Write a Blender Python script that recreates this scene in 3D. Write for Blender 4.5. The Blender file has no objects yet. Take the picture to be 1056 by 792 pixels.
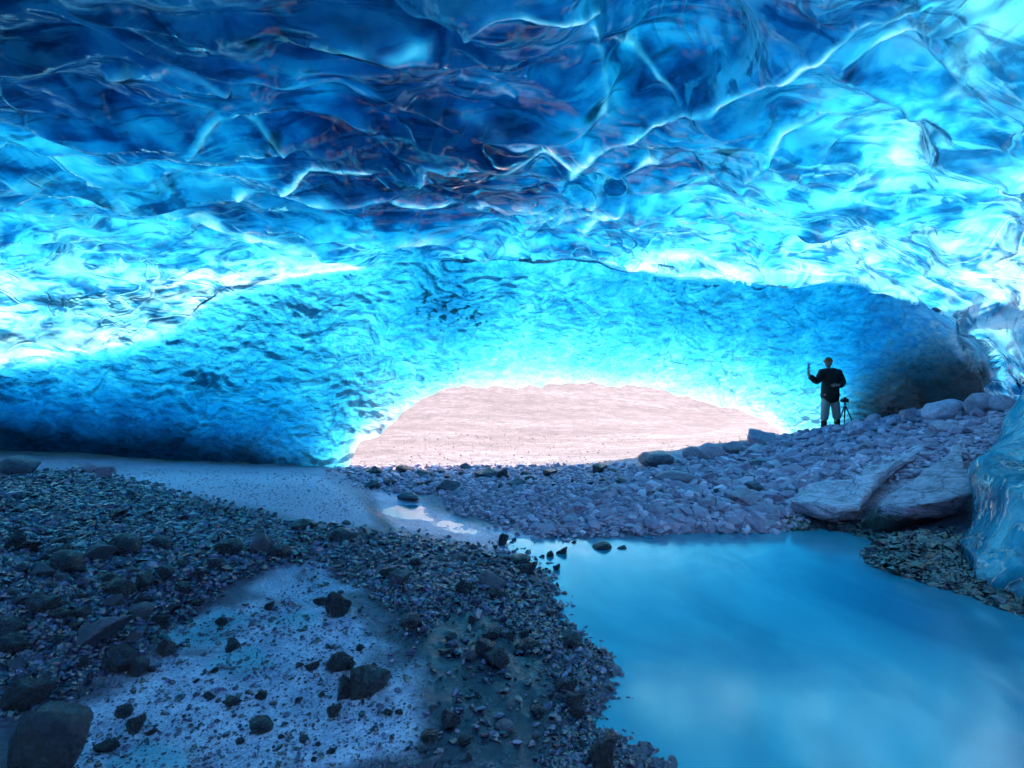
import bpy, bmesh, math, random
import numpy as np
from mathutils import Vector, Matrix
R = math.radians
random.seed(7); rng = np.random.default_rng(11)
scene = bpy.context.scene
SHELL_WIND = -1
import time as _time; _T0 = _time.time()
def tick(s): print('tick', s, round(_time.time()-_T0, 1))
COL = scene.collection
CAMZ = 1.8; F = 586.7; CX = 528.0; CY = 396.0
W_ = 1.0

# ------------------------------------------------------------------ noise
_perm = np.random.default_rng(3).permutation(256); _perm = np.concatenate([_perm, _perm, _perm])
_g = np.random.default_rng(5).normal(size=(256, 3)); _g /= np.linalg.norm(_g, axis=1)[:, None]; _g = _g.astype(np.float32)
def perlin(p):
    i = np.floor(p).astype(np.int32); f = (p - i).astype(np.float32); i &= 255
    u = f*f*f*(f*(f*6-15)+10); out = 0
    for dx in (0, 1):
        wx = u[:, 0] if dx else 1-u[:, 0]
        for dy in (0, 1):
            wy = u[:, 1] if dy else 1-u[:, 1]
            for dz in (0, 1):
                wz = u[:, 2] if dz else 1-u[:, 2]
                h = _perm[_perm[_perm[(i[:, 0]+dx) & 255]+((i[:, 1]+dy) & 255)]+((i[:, 2]+dz) & 255)]
                g = _g[h]
                out = out + wx*wy*wz*(g[:, 0]*(f[:, 0]-dx)+g[:, 1]*(f[:, 1]-dy)+g[:, 2]*(f[:, 2]-dz))
    return out*1.6
def fbm(p, o=4, lac=2.03, gain=.5):
    a = 1; s = 0; q = p
    for k in range(o):
        s = s+a*perlin(q+k*17.3); q = q*lac; a *= gain
    return s
def ridged(p, o=3, gain=.5):
    a = 1; s = 0; q = p
    for k in range(o):
        s = s+a*(1-np.minimum(1, 2.2*np.abs(perlin(q+k*9.7)))); q = q*2.07; a *= gain
    return s
def sst(a, b, x):
    t = np.clip((x-a)/(b-a), 0, 1); return t*t*(3-2*t)
def seg_dist(px, py, pts):
    d = np.full(px.shape, 1e9)
    for (x0, y0), (x1, y1) in zip(pts[:-1], pts[1:]):
        vx, vy = x1-x0, y1-y0; L = vx*vx+vy*vy+1e-9
        t = np.clip(((px-x0)*vx+(py-y0)*vy)/L, 0, 1)
        d = np.minimum(d, np.hypot(px-x0-t*vx, py-y0-t*vy))
    return d
class RBF:
    def __init__(s, P, v, c):
        s.P = np.array(P, float); s.c = c; v = np.array(v, float); s.m = v.mean()
        d = np.linalg.norm(s.P[:, None]-s.P[None], axis=2)
        s.w = np.linalg.solve(np.sqrt(d*d+c*c)+np.eye(len(v))*1e-6, v-s.m)
    def __call__(s, Q):
        out = np.full(len(Q), s.m)
        for p, w in zip(s.P, s.w):
            out += w*np.sqrt(((Q-p)**2).sum(1)+s.c**2)
        return out
def at(px, py, Y):
    return ((px-CX)/F*Y, Y, CAMZ-(py-CY)/F*Y)

# ------------------------------------------------------------------ object helpers
def link(o, parent=None):
    COL.objects.link(o)
    if parent is not None: o.parent = parent
    return o
def tag(o, label=None, cat=None, group=None, kind=None):
    if label: o['label'] = label
    if cat: o['category'] = cat
    if group: o['group'] = group
    if kind: o['kind'] = kind
    return o
def np_mesh(name, V, Fc, smooth=True):
    me = bpy.data.meshes.new(name); V = np.asarray(V, np.float32); Fc = np.asarray(Fc, np.int32)
    n, k = Fc.shape
    me.vertices.add(len(V)); me.vertices.foreach_set('co', V.ravel())
    me.loops.add(n*k); me.loops.foreach_set('vertex_index', Fc.ravel())
    me.polygons.add(n); me.polygons.foreach_set('loop_start', np.arange(0, n*k, k, dtype=np.int32))
    me.polygons.foreach_set('use_smooth', np.full(n, smooth))
    me.update(calc_edges=True); me.validate()
    return me
def attr(me, name, v):
    a = me.attributes.new(name, 'FLOAT', 'POINT'); a.data.foreach_set('value', np.asarray(v, np.float32))
def bm_obj(name, bm, mat, parent=None, smooth=False):
    me = bpy.data.meshes.new(name); bm.to_mesh(me); bm.free()
    for p in me.polygons: p.use_smooth = smooth
    me.materials.append(mat)
    return link(bpy.data.objects.new(name, me), parent)
def empty(name, loc=(0, 0, 0), rz=0):
    o = bpy.data.objects.new(name, None); o.location = loc; o.rotation_euler.z = rz; o.empty_display_size = .2
    return link(o)

# ------------------------------------------------------------------ materials
class NT:
    def __init__(s, name):
        s.m = bpy.data.materials.new(name); s.m.use_nodes = True; s.t = s.m.node_tree; s.t.nodes.clear()
        s.out = s.t.nodes.new('ShaderNodeOutputMaterial')
    def n(s, ty, props=None, **inp):
        nd = s.t.nodes.new('ShaderNode'+ty)
        for k, v in (props or {}).items(): setattr(nd, k, v)
        for k, v in inp.items():
            s.put(nd, k.replace('_', ' '), v)
        return nd
    def put(s, nd, k, v):
        sk = nd.inputs[int(k[1:])] if (k[0] == 'i' and k[1:].isdigit()) else nd.inputs[k]
        if isinstance(v, bpy.types.NodeSocket): s.t.links.new(v, sk)
        elif isinstance(v, bpy.types.Node): s.t.links.new(v.outputs[0], sk)
        else:
            if sk.type == 'RGBA' and len(v) == 3: v = (*v, 1)
            sk.default_value = v
    def math(s, op, a, b=0.0, c=None):
        nd = s.n('Math', {'operation': op}, i0=a, i1=b)
        if c is not None: s.put(nd, 'i2', c)
        return nd.outputs[0]
    def ramp(s, f, stops, interp='LINEAR'):
        nd = s.n('ValToRGB', Fac=f); cr = nd.color_ramp; cr.interpolation = interp
        while len(cr.elements) < len(stops): cr.elements.new(.5)
        for e, (p, c) in zip(cr.elements, stops):
            e.position = p; e.color = (*c, 1) if not isinstance(c, float) else (c, c, c, 1)
        return nd.outputs[0]
    def mixc(s, f, a, b, mode='MIX'):
        nd = s.t.nodes.new('ShaderNodeMix'); nd.data_type = 'RGBA'; nd.blend_type = mode
        for k, v in ((0, f), (6, a), (7, b)):
            if isinstance(v, bpy.types.NodeSocket): s.t.links.new(v, nd.inputs[k])
            elif k == 0: nd.inputs[0].default_value = v
            else: nd.inputs[k].default_value = (*v, 1)
        return nd.outputs[2]
    def attrib(s, name): return s.n('Attribute', {'attribute_name': name}).outputs['Fac']
    def surf(s, sh): s.t.links.new(sh if isinstance(sh, bpy.types.NodeSocket) else sh.outputs[0], s.out.inputs['Surface']); return s.m

SIG = (2.2, .74, .50)       # absorption of glacier ice per metre
def ice_material():
    m = NT('glacier_ice'); tc = m.n('TexCoord').outputs['Object']
    zone = m.attrib('zone')          # 0 polished near ice, 1 scalloped far ice
    dirt_shade = m.attrib('dirt_shade'); inner = m.attrib('inner'); bub_glint = m.attrib('bubbles_glint')
    # --- polished ice: swirled layers
    mp = m.n('Mapping', Vector=tc, Scale=(1.0, .8, 1.5), Rotation=(0, 0, .3))
    n1 = m.n('TexNoise', Vector=mp.outputs[0], Scale=.6, Detail=2.5, Roughness=.42, Distortion=2.6)
    n2 = m.n('TexNoise', Vector=mp.outputs[0], Scale=3.2, Detail=6.0, Roughness=.6, Distortion=1.6)
    wv = m.n('TexWave', {'bands_direction': 'Z'}, Vector=mp.outputs[0], Scale=.5, Distortion=11.0, Detail=4.0, Detail_Scale=1.3, Detail_Roughness=.6)
    # --- scalloped ice
    mpb = m.n('Mapping', Vector=tc, Scale=(1.0, 1.0, 1.9), Rotation=(.2, .35, .2))
    nb = m.n('TexNoise', Vector=mpb.outputs[0], Scale=3.4, Detail=5.0, Roughness=.6, Distortion=1.2)
    nb2 = m.n('TexNoise', Vector=mpb.outputs[0], Scale=9.0, Detail=3.0, Roughness=.6, Distortion=.8)
    ha = m.math('ADD', m.math('MULTIPLY', n1.outputs[0], .75), m.math('ADD', m.math('MULTIPLY', n2.outputs[0], .035), m.math('MULTIPLY', wv.outputs['Fac'], .05)))
    hb = m.math('ADD', m.math('MULTIPLY', nb.outputs[0], .36), m.math('MULTIPLY', nb2.outputs[0], .09))
    hm = m.n('Mix', {'data_type': 'FLOAT'}, i0=zone, i2=ha, i3=hb)
    # sinuous annual layers: thin raised seams following the folded ice
    n3 = m.n('TexNoise', Vector=mp.outputs[0], Scale=.55, Detail=3.0, Roughness=.45, Distortion=1.4)
    n4 = m.n('TexNoise', Vector=tc, Scale=.7, Detail=2.0)
    pp = m.math('PINGPONG', m.math('MULTIPLY', n3.outputs[0], 12.0), 1.0)
    seam = m.math('MULTIPLY', m.ramp(pp, [(.78, 0.0), (.97, 1.0)]), m.math('MULTIPLY', m.ramp(n4.outputs[0], [(.42, 0.0), (.58, 1.0)]), m.math('SUBTRACT', 1.0, zone)))
    pq = m.math('PINGPONG', m.math('ADD', m.math('MULTIPLY', n3.outputs[0], 12.0), .35), 1.0)
    groove = m.math('MULTIPLY', m.ramp(pq, [(.66, 0.0), (.98, 1.0)]), m.math('MULTIPLY', m.ramp(n4.outputs[0], [(.38, 0.0), (.6, 1.0)]), m.math('SUBTRACT', 1.0, zone)))
    hs = m.math('ADD', hm.outputs[0], m.math('SUBTRACT', m.math('MULTIPLY', seam, .06), m.math('MULTIPLY', groove, .05)))
    bp = m.n('Bump', Strength=1.0, Distance=.36, Height=hs)
    # clarity: milky bubbly bands against clear blue bands
    sw = m.math('ADD', m.math('MULTIPLY', n1.outputs[0], .55), m.math('ADD', m.math('MULTIPLY', wv.outputs['Fac'], .2), m.math('MULTIPLY', n2.outputs[0], .35)))
    swa = m.ramp(sw, [(.32, (.01, .07, .16)), (.44, (.05, .28, .46)), (.55, (.18, .55, .76)), (.63, (.55, .85, .95)), (.74, (.92, .97, 1.0))])
    swb = m.ramp(m.math('ADD', m.math('MULTIPLY', nb.outputs[0], .65), m.math('MULTIPLY', nb2.outputs[0], .35)),
                 [(.28, (.05, .33, .58)), (.48, (.22, .64, .88)), (.68, (.66, .92, 1.0))])
    swa = m.mixc(m.math('MULTIPLY', groove, .8), swa, (.01, .10, .26)); swa = m.mixc(m.math('MULTIPLY', seam, .75), swa, (.93, .97, 1.0))
    ms = m.n('Mapping', Vector=tc, Scale=(.45, 2.4, 2.0), Rotation=(0, 0, .5)); ns = m.n('TexNoise', Vector=ms.outputs[0], Scale=1.3, Detail=4.0, Roughness=.55, Distortion=1.8)
    swa = m.mixc(m.ramp(ns.outputs[0], [(.53, 0.0), (.60, .55)]), swa, (.90, .96, 1.0)); swa = m.mixc(m.ramp(ns.outputs[0], [(.36, .75), (.45, 0.0)]), swa, (.01, .09, .22))
    colr = m.mixc(zone, swa, swb)
    colr = m.mixc(bub_glint, colr, (.93, .97, 1.0))
    colr = m.mixc(dirt_shade, colr, (.012, .02, .03))
    refl = m.mixc(.93, colr, (.01, .17, .38)); refl = m.mixc(dirt_shade, refl, (.004, .012, .03)); refl = m.mixc(m.attrib('crest'), refl, (.9, .93, .98))  # fold ridges tinted near white to imitate wet reflections
    tr = m.n('BsdfTranslucent', Color=colr, Normal=bp)
    df = m.n('BsdfDiffuse', Color=refl, Normal=bp)
    glintA = m.attrib('crest'); mx = m.n('MixShader', Fac=m.math('ADD', .16, m.math('MULTIPLY', glintA, .28)), i1=tr, i2=df)
    rough = m.n('Mix', {'data_type': 'FLOAT'}, i0=zone, i2=.06, i3=.2)
    gl = m.n('BsdfGlossy', Color=(1, 1, 1), Roughness=rough.outputs[0], Normal=bp)
    fr = m.n('Fresnel', IOR=1.33, Normal=bp)
    mg = m.n('MixShader', Fac=m.math('ADD', m.math('MULTIPLY', fr.outputs[0], m.math('MAXIMUM', 0.0, m.math('SUBTRACT', m.math('SUBTRACT', .95, m.math('MULTIPLY', zone, .45)), m.math('MULTIPLY', dirt_shade, .7)))), m.math('MULTIPLY', glintA, .35)), i1=mx, i2=gl)
    # outer side of the glacier: clear ice letting daylight in
    tp = m.n('BsdfTransparent', Color=(.97, .985, 1))
    fin = m.n('MixShader', Fac=inner, i1=tp, i2=mg)
    m.surf(fin)
    ab = m.n('VolumeAbsorption', Color=(1-SIG[0]/4, 1-SIG[1]/4, 1-SIG[2]/4), Density=4.0)
    m.t.links.new(ab.outputs[0], m.out.inputs['Volume'])
    return m.m

def rock_material(name, c0, c1, rough=.4, scale=6.0, spec=.5, bump=.05):
    m = NT(name); tc = m.n('TexCoord').outputs['Object']; oi = m.n('ObjectInfo').outputs['Random']
    n1 = m.n('TexNoise', Vector=tc, Scale=scale, Detail=8.0, Roughness=.65)
    n2 = m.n('TexNoise', Vector=tc, Scale=scale*6, Detail=4.0, Roughness=.6)
    f = m.math('ADD', m.math('MULTIPLY', n1.outputs[0], .7), m.math('MULTIPLY', n2.outputs[0], .3))
    c = m.ramp(f, [(.35, c0), (.66, c1)])
    c = m.mixc(m.math('MULTIPLY', oi, .45), c, tuple(x*.45 for x in c0))
    bp = m.n('Bump', Strength=.8, Distance=bump, Height=f)
    r = m.ramp(n1.outputs[0], [(.3, max(.05, rough-.15)), (.7, min(1., rough+.2))])
    return m.surf(m.n('BsdfPrincipled', Base_Color=c, Roughness=r, Normal=bp, Specular_IOR_Level=spec))

def slab_material(name, c0, c1, darkz):
    m = NT(name); tc = m.n('TexCoord').outputs['Object']
    mp = m.n('Mapping', Vector=tc, Scale=(1, 1.4, 5), Rotation=(.15, -.1, .5))
    n1 = m.n('TexNoise', Vector=mp.outputs[0], Scale=3., Detail=10.0, Roughness=.7, Distortion=.6); n2 = m.n('TexNoise', Vector=tc, Scale=26., Detail=6.0, Roughness=.7)
    v = m.n('TexVoronoi', {'feature': 'DISTANCE_TO_EDGE'}, Vector=mp.outputs[0], Scale=1.6); ck = m.ramp(v.outputs['Distance'], [(.0, 0.0), (.05, 1.0)])
    f = m.math('ADD', m.math('MULTIPLY', n1.outputs[0], .6), m.math('MULTIPLY', n2.outputs[0], .4))
    c = m.ramp(f, [(.36, c0), (.62, c1)]); c = m.mixc(m.math('MULTIPLY', m.math('SUBTRACT', 1.0, ck), .5), c, tuple(q*.25 for q in c0))
    h = m.math('ADD', m.math('MULTIPLY', f, 1.0), m.math('MULTIPLY', ck, .12))
    zz = m.n('SeparateXYZ', Vector=tc).outputs[2]; wl = m.ramp(m.math('ADD', m.math('SUBTRACT', zz, darkz-.5), m.math('MULTIPLY', m.math('SUBTRACT', n1.outputs[0], .5), .35)), [(.44, 0.0), (.53, 1.0)])
    c = m.mixc(wl, (.012, .014, .022), c)  # colour goes near black below the given height
    return m.surf(m.n('BsdfPrincipled', Base_Color=c, Roughness=.62, Normal=m.n('Bump', Strength=1.0, Distance=.06, Height=h)))
def plain(name, col, rough=.6, var=.15, scale=30., metal=0.):
    m = NT(name); tc = m.n('TexCoord').outputs['Object']
    n1 = m.n('TexNoise', Vector=tc, Scale=scale, Detail=3.0)
    c = m.mixc(n1.outputs[0], tuple(x*(1-var) for x in col), tuple(min(1, x*(1+var)) for x in col))
    return m.surf(m.n('BsdfPrincipled', Base_Color=c, Roughness=rough, Metallic=metal))

# ------------------------------------------------------------------ terrain
GP = []
def g(px, py, z):
    Y = (CAMZ-z)*F/(py-CY); GP.append(((px-CX)/F*Y, Y, z))
def gy(px, py, Y): GP.append(at(px, py, Y))
for a in [(700, 792), (648, 760), (628, 720), (640, 690), (612, 660), (585, 620), (555, 590), (532, 570)]: g(*a, 0.0)
for a in [(560, 553), (640, 551), (700, 549), (760, 548), (815, 546), (835, 548), (900, 580), (980, 606), (1056, 632), (1150, 670)]: g(*a, 0.01)
for a in [(750, 600, -.3), (850, 640, -.35), (800, 700, -.4), (950, 740, -.4), (660, 600, -.15), (1050, 720, -.3), (600, 575, -.06), (700, 575, -.15), (780, 565, -.15), (700, 680, -.25), (860, 575, -.2), (960, 630, -.25), (1300, 900, -.3), (900, 1000, -.3)]: g(*a)
for a in [(560, 700, .07), (450, 650, .17), (480, 760, .14), (540, 640, .08), (400, 600, .2), (340, 560, .22), (460, 590, .16), (420, 720, .17), (560, 780, .08), (600, 900, .1), (450, 570, .1)]: g(*a)
for a in [(250, 700, .11), (150, 720, .09), (100, 780, .1), (300, 780, .12), (340, 690, .13), (190, 650, .10), (250, 640, .11), (300, 610, .13), (320, 900, .12), (30, 720, .16)]: g(*a)
for a in [(0, 640, .42), (0, 570, .5), (100, 610, .36), (180, 590, .32), (250, 575, .28), (110, 655, .25), (0, 510, .52), (90, 490, .42), (60, 530, .48), (150, 560, .34), (-200, 600, .7), (-200, 800, .5), (300, 560, .25)]: g(*a)
for a in [(180, 495, .3), (260, 500, .3), (300, 510, .3), (355, 525, .26), (340, 505, .26), (330, 489, .12), (395, 545, .12), (220, 530, .26), (392, 522, .02), (398, 532, .02)]: g(*a)
for a in [(420, 520, .0), (460, 540, .0), (500, 556, .0), (402, 508, .0), (430, 535, .0)]: g(*a)
for a in [(550, 515, .14), (650, 512, .2), (600, 538, .07), (700, 530, .15), (450, 500, .08), (500, 492, .1), (600, 490, .08), (500, 525, .07), (380, 494, .04), (470, 515, .06)]: g(*a)
for a in [(640, 486, 10.6), (700, 468, 11.2), (740, 460, 12), (790, 453, 13), (852, 441, 13.7), (900, 434, 13.2), (960, 422, 11.6), (1040, 408, 10), (1150, 400, 9), (760, 500, 9.2), (800, 480, 10.5), (850, 470, 10.4),
          (880, 460, 10.6), (950, 450, 9.2), (830, 520, 7.9), (1040, 460, 7.2), (900, 566, 5.7), (1000, 592, 4.85), (1056, 600, 4.6), (1100, 560, 5.2), (1056, 545, 5.6), (960, 568, 5.5), (930, 560, 5.75)]: gy(*a)
for a in [(-3.6, 13, 0), (0, 13.2, -.03), (3, 13.2, .1), (-7, 13.5, .1), (-12, 13, .4), (0, 16, .12), (-5, 17, .35), (5, 16, .2), (8, 16.5, .35), (10, 14, .9), (14, 12, 1.8), (12, 18, .6), (0, 22, 1.15), (-9, 22, 1.3), (9, 22, .75),
          (0, 30, 3.6), (-14, 30, 4.4), (14, 30, 2.8), (0, 42, 7.5), (-25, 42, 8), (25, 42, 6.8), (-20, 14, 1), (-20, 2, 1), (20, 2, 1.5), (0, -5, .2), (-8, -6, .6), (8, -6, .6), (0, -20, .5), (-20, -15, 1), (20, -15, 1),
          (-4, 0, .25), (0, 0, .1), (2.5, .5, -.2), (7, 1, .9), (6, 3.5, .9), (-3, 1.5, .2), (35, 10, 3), (-35, 10, 3)]: GP.append(a)
_k = []
for p in GP:
    if all(math.hypot(p[0]-q[0], p[1]-q[1]) > .18+.01*abs(p[1]) for q in _k): _k.append(p)
GP = np.array(_k)
_gr = RBF(GP[:, :2], GP[:, 2], .45)
def ground_smooth(x, y):
    x = np.asarray(x, float); y = np.asarray(y, float); r = np.hypot(x, y)
    q = np.stack([x, y], 1); k = np.minimum(1, 45/np.maximum(r, .01)); z = _gr(q*k[:, None])
    far = 7+.12*np.clip(r-45, 0, 160)+7*perlin(np.stack([x/60, y/60, 0*x], 1))
    return z*(1-sst(40, 70, r))+far*sst(40, 70, r)
POOL = [(655, 800), (640, 770), (622, 735), (632, 700), (612, 660), (585, 620), (555, 590), (532, 570), (540, 553), (640, 551), (760, 548), (820, 545), (900, 580), (980, 606), (1056, 632), (1200, 690), (1200, 1100), (700, 1100)]
POOLW = [((px-CX)/F*(CAMZ*F/(py-CY)), CAMZ*F/(py-CY)) for px, py in POOL]
def to_px(x, y, z):
    yy = np.maximum(y, .05); return CX+x/yy*F, CY-(z-CAMZ)/yy*F
def poly_mask(px, py, poly):
    ins = np.zeros(px.shape, bool); n = len(poly)
    for i in range(n):
        x0, y0 = poly[i]; x1, y1 = poly[(i+1) % n]
        if y0 == y1: continue
        c = ((y0 > py) != (y1 > py)) & (px < (x1-x0)*(py-y0)/(y1-y0)+x0)
        ins ^= c
    return ins
FLAT = [(60, 800), (60, 740), (110, 690), (190, 655), (240, 625), (330, 590), (370, 610), (400, 660), (430, 700), (420, 800)]
BEACH = [(150, 484), (330, 486), (372, 512), (392, 545), (340, 548), (260, 525), (160, 510), (80, 492)]
STREAM = [(384, 505), (430, 512), (445, 525), (490, 540), (550, 550), (570, 562), (530, 575), (480, 560), (410, 545), (392, 525)]
def soft_region(px, py, poly, w):
    d = seg_dist(px, py, poly+[poly[0]]); ins = poly_mask(px, py, poly)
    return sst(-w, w, np.where(ins, d, -d))
def ground(x, y):
    z = ground_smooth(x, y); x = np.asarray(x, float); y = np.asarray(y, float)
    P = np.stack([x, y, 0*x], 1); r = np.hypot(x, y)
    a = .02+.02*sst(6, 20, r)+.07*sst(16, 30, r)
    px, py = to_px(x, y, z); fr = (y > .5)
    flat = np.where(fr, np.maximum(soft_region(px, py, FLAT, 14), np.maximum(soft_region(px, py, BEACH, 8), soft_region(px, py, STREAM, 5))), 0)
    mound = sst(1.5, 5, x)*sst(5.5, 8, y)*(1-sst(14, 18, y))
    fz_ = 1-sst(13, 16, r); z = z+a*(fbm(P*1.7, 4)*fz_+1.2*fbm(P*.3, 3)*(1-fz_))*(1-.6*flat)+fz_*((.014+.03*mound)*fbm(P*7, 3)*(1-.8*flat)+.004*perlin(P*25))
    # fingers of gravel running into the pool
    if True:
        sh = np.exp(-(seg_dist(px, py, [(660, 792), (625, 720), (640, 690), (600, 640)])/38)**2)*fr
        z = z+sh*.014*fbm(np.stack([x*1.6, y*9-x*3, 0*x], 1), 4)-sh*.008
    return z
_tx = np.arange(-45, 45.01, .1); _ty = np.arange(.3, 60.01, .1); _gX, _gY = np.meshgrid(_tx, _ty, indexing='ij')
_tz = ground_smooth(_gX.ravel(), _gY.ravel()).reshape(_gX.shape)
def gtab(x, y):
    u = np.clip((x+45)/.1, 0, len(_tx)-1.001); v = np.clip((y-.3)/.1, 0, len(_ty)-1.001); i = u.astype(int); j = v.astype(int); a = u-i; b = v-j
    return (_tz[i, j]*(1-a)+_tz[i+1, j]*a)*(1-b)+(_tz[i, j+1]*(1-a)+_tz[i+1, j+1]*a)*b
def hit(px, py):
    px = np.atleast_1d(np.asarray(px, float)); py = np.atleast_1d(np.asarray(py, float))
    t = np.full(px.shape, 1.0); done = np.zeros(px.shape, bool); ux = (px-CX)/F; uz = -(py-CY)/F
    while True:
        z = gtab(ux*t, t); below = (CAMZ+uz*t <= z); done |= below
        t = np.where(done, t, t*1.012)
        if done.all() or t.max() > 60: break
    lo = t/1.012; hi = t.copy()
    for _ in range(6):
        mid = (lo+hi)/2; b = CAMZ+uz*mid <= ground(ux*mid, mid); hi = np.where(b, mid, hi); lo = np.where(b, lo, mid)
    return ux*hi, hi, ground(ux*hi, hi)

def axis(segs):
    out = []
    for a, b, st in segs: out += list(np.arange(a, b, st))
    return np.array(out)
az = np.radians(np.concatenate([axis([(-180, -60, 4), (-60, -46, .5), (-46, 46, .11), (46, 60, .5), (60, 180, 4)])]))
rr = np.concatenate([np.geomspace(.4, 1.6, 12)[:-1], np.geomspace(1.6, 15, 420)[:-1], np.geomspace(15, 60, 90)[:-1], np.geomspace(60, 900, 30)])
A, RR = np.meshgrid(az, rr, indexing='ij')
gx = (RR*np.sin(A)).ravel(); gyy = (RR*np.cos(A)).ravel(); gz = ground(gx, gyy)
na, nr = A.shape
def grid_faces(n, m, wrap=False):
    i = np.arange(n if wrap else n-1)[:, None]; j = np.arange(m-1)[None]
    i2 = (i+1) % n
    return np.stack([(i*m+j), (i2*m+j), (i2*m+j+1), (i*m+j+1)], -1).reshape(-1, 4)
Fg = grid_faces(na, nr, True)[:, ::-1]
V = np.stack([gx, gyy, gz], 1)
V = np.vstack([V, [[0, 0, float(ground(np.array([0.]), np.array([.01]))[0])]]])
me = np_mesh('gravel_floor', V, Fg)
gpx, gpy = to_px(gx, gyy, gz); front = gyy > .5
jx = gpx+14*perlin(np.stack([gx*2.2, gyy*2.2, 0*gx+5], 1)); jy = gpy+9*perlin(np.stack([gx*2.2, gyy*2.2, 0*gx+15], 1))
flatm = np.where(front, soft_region(gpx, gpy, FLAT, 22), 0); beach = np.where(front, soft_region(gpx, gpy, BEACH, 8), 0)
strm = np.where(front, soft_region(gpx, gpy, STREAM, 6), 0)
wn = fbm(np.stack([gx*1.5, gyy*1.5, 0*gx], 1), 4)
PUD = [[(165, 655), (215, 632), (262, 638), (240, 660), (195, 668)], [(212, 690), (232, 668), (262, 665), (270, 682), (245, 694)], [(100, 800), (115, 778), (150, 765), (185, 775), (192, 800)], [(276, 640), (300, 628), (330, 636), (310, 655)]]
SLICK = [(450, 625), (520, 610), (590, 640), (625, 690), (605, 730), (650, 800), (430, 800), (440, 720), (410, 660)]
teal = np.zeros(len(gx))
for p_ in PUD: teal = np.maximum(teal, np.where(front, soft_region(jx, jy, p_, 7), 0))
slick = np.where(front, soft_region(jx, jy, SLICK, 30), 0)
flatm = np.where(front, soft_region(jx, jy, FLAT, 46), 0)
wet = np.clip(sst(.2, .85, flatm+.6*wn*(flatm > .02)+.3*perlin(np.stack([gx*4, gyy*4, 0*gx], 1))*(flatm > .02))+strm+teal, 0, 1)
mnd = sst(.4, 3.0, gx-(gyy-8)*.0+wn*.6)*sst(5.6, 7.5, gyy+wn*.4)
bank = np.where(front, soft_region(jx, jy, [(815, 530), (900, 520), (1000, 535), (1300, 560), (1300, 760), (1056, 640), (980, 612), (900, 584), (835, 552)], 10), 0); mnd = mnd*(1-bank)
mnd = np.maximum(mnd, beach*sst(5.5, 6.5, gyy+wn)); mnd = np.maximum(mnd, sst(7.5, 9, gyy)*.8); outside = sst(11.0, 12.6, gyy+.3*wn)
attr(me, 'wet', np.append(wet, 0)); attr(me, 'dry', np.append(mnd, 0)); attr(me, 'outside', np.append(outside, 0)); attr(me, 'teal', np.append(teal, 0)); attr(me, 'slick', np.append(slick, 0)); attr(me, 'beach', np.append(beach, 0))
m = NT('gravel_and_silt'); tc = m.n('TexCoord').outputs['Object']; wetA = m.attrib('wet'); dryA = m.attrib('dry'); outA = m.attrib('outside')
n1 = m.n('TexNoise', Vector=tc, Scale=3.0, Detail=9.0, Roughness=.7)
v1 = m.n('TexVoronoi', Vector=tc, Scale=26.0); v2 = m.n('TexVoronoi', Vector=tc, Scale=9.0)
nf = m.n('TexNoise', Vector=tc, Scale=45.0, Detail=5.0, Roughness=.7)
cd = m.ramp(nf.outputs[0], [(.35, (.012, .012, .034)), (.65, (.09, .08, .18))])
cy = m.ramp(nf.outputs[0], [(.3, (.24, .19, .30)), (.7, (.62, .50, .72))])
vv = m.n('SeparateColor', Color=v1.outputs['Color']).outputs[0]
cy = m.mixc(m.math('MULTIPLY', vv, .5), cy, (.10, .09, .13))
cw = m.ramp(n1.outputs[0], [(.35, (.19, .23, .42)), (.6, (.46, .48, .72))])
mh = m.n('Mapping', Vector=tc, Scale=(.25, 1.1, 1), Rotation=(0, 0, .45)); nh = m.n('TexNoise', Vector=mh.outputs[0], Scale=1.2, Detail=8.0, Roughness=.75)
co = m.ramp(m.math('ADD', m.math('MULTIPLY', nh.outputs[0], .65), m.math('MULTIPLY', nf.outputs[0], .35)), [(.38, (.185, .152, .163)), (.5, (.25, .210, .225)), (.62, (.35, .295, .312))]); vh = m.n('TexVoronoi', Vector=tc, Scale=5.0); co = m.mixc(m.math('MULTIPLY', m.n('SeparateColor', Color=vh.outputs['Color']).outputs[0], .55), co, (.14, .118, .128))
cy = m.mixc(m.math('MULTIPLY', m.attrib('beach'), .75), cy, (.80, .64, .82)); c = m.mixc(dryA, cd, cy); cw = m.mixc(m.ramp(nf.outputs[0], [(.34, .7), (.46, 0.0)]), cw, (.05, .08, .12)); c = m.mixc(wetA, c, cw)
c = m.mixc(m.math('MULTIPLY', m.attrib('teal'), .7), c, (.04, .30, .44)); slA = m.attrib('slick'); c = m.mixc(m.math('MULTIPLY', slA, .95), c, (.005, .010, .034)); c = m.mixc(outA, c, co)
hh = m.math('ADD', m.math('MULTIPLY', v1.outputs['Distance'], -.5), m.math('MULTIPLY', nf.outputs[0], .6))
st = m.math('SUBTRACT', 1.05, m.math('MULTIPLY', m.math('MAXIMUM', wetA, m.math('MULTIPLY', m.attrib('slick'), .8)), .7))
nr = m.n('TexNoise', Vector=tc, Scale=11.0, Detail=7.0, Roughness=.7); bp0 = m.n('Bump', Strength=.6, Distance=.035, Height=nr.outputs[0]); bp = m.n('Bump', Strength=st, Distance=.03, Height=hh, Normal=bp0)
ro = m.ramp(nf.outputs[0], [(.3, .25), (.7, .6)])
ro = m.math('MULTIPLY', ro, m.math('SUBTRACT', 1.0, m.math('MULTIPLY', wetA, .45)))
ro = m.math('ADD', ro, m.math('MULTIPLY', m.math('MAXIMUM', dryA, outA), .35)); ro = m.math('MULTIPLY', ro, m.math('SUBTRACT', 1.0, m.math('MULTIPLY', m.math('MAXIMUM', slA, m.attrib('teal')), .6)))
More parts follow.
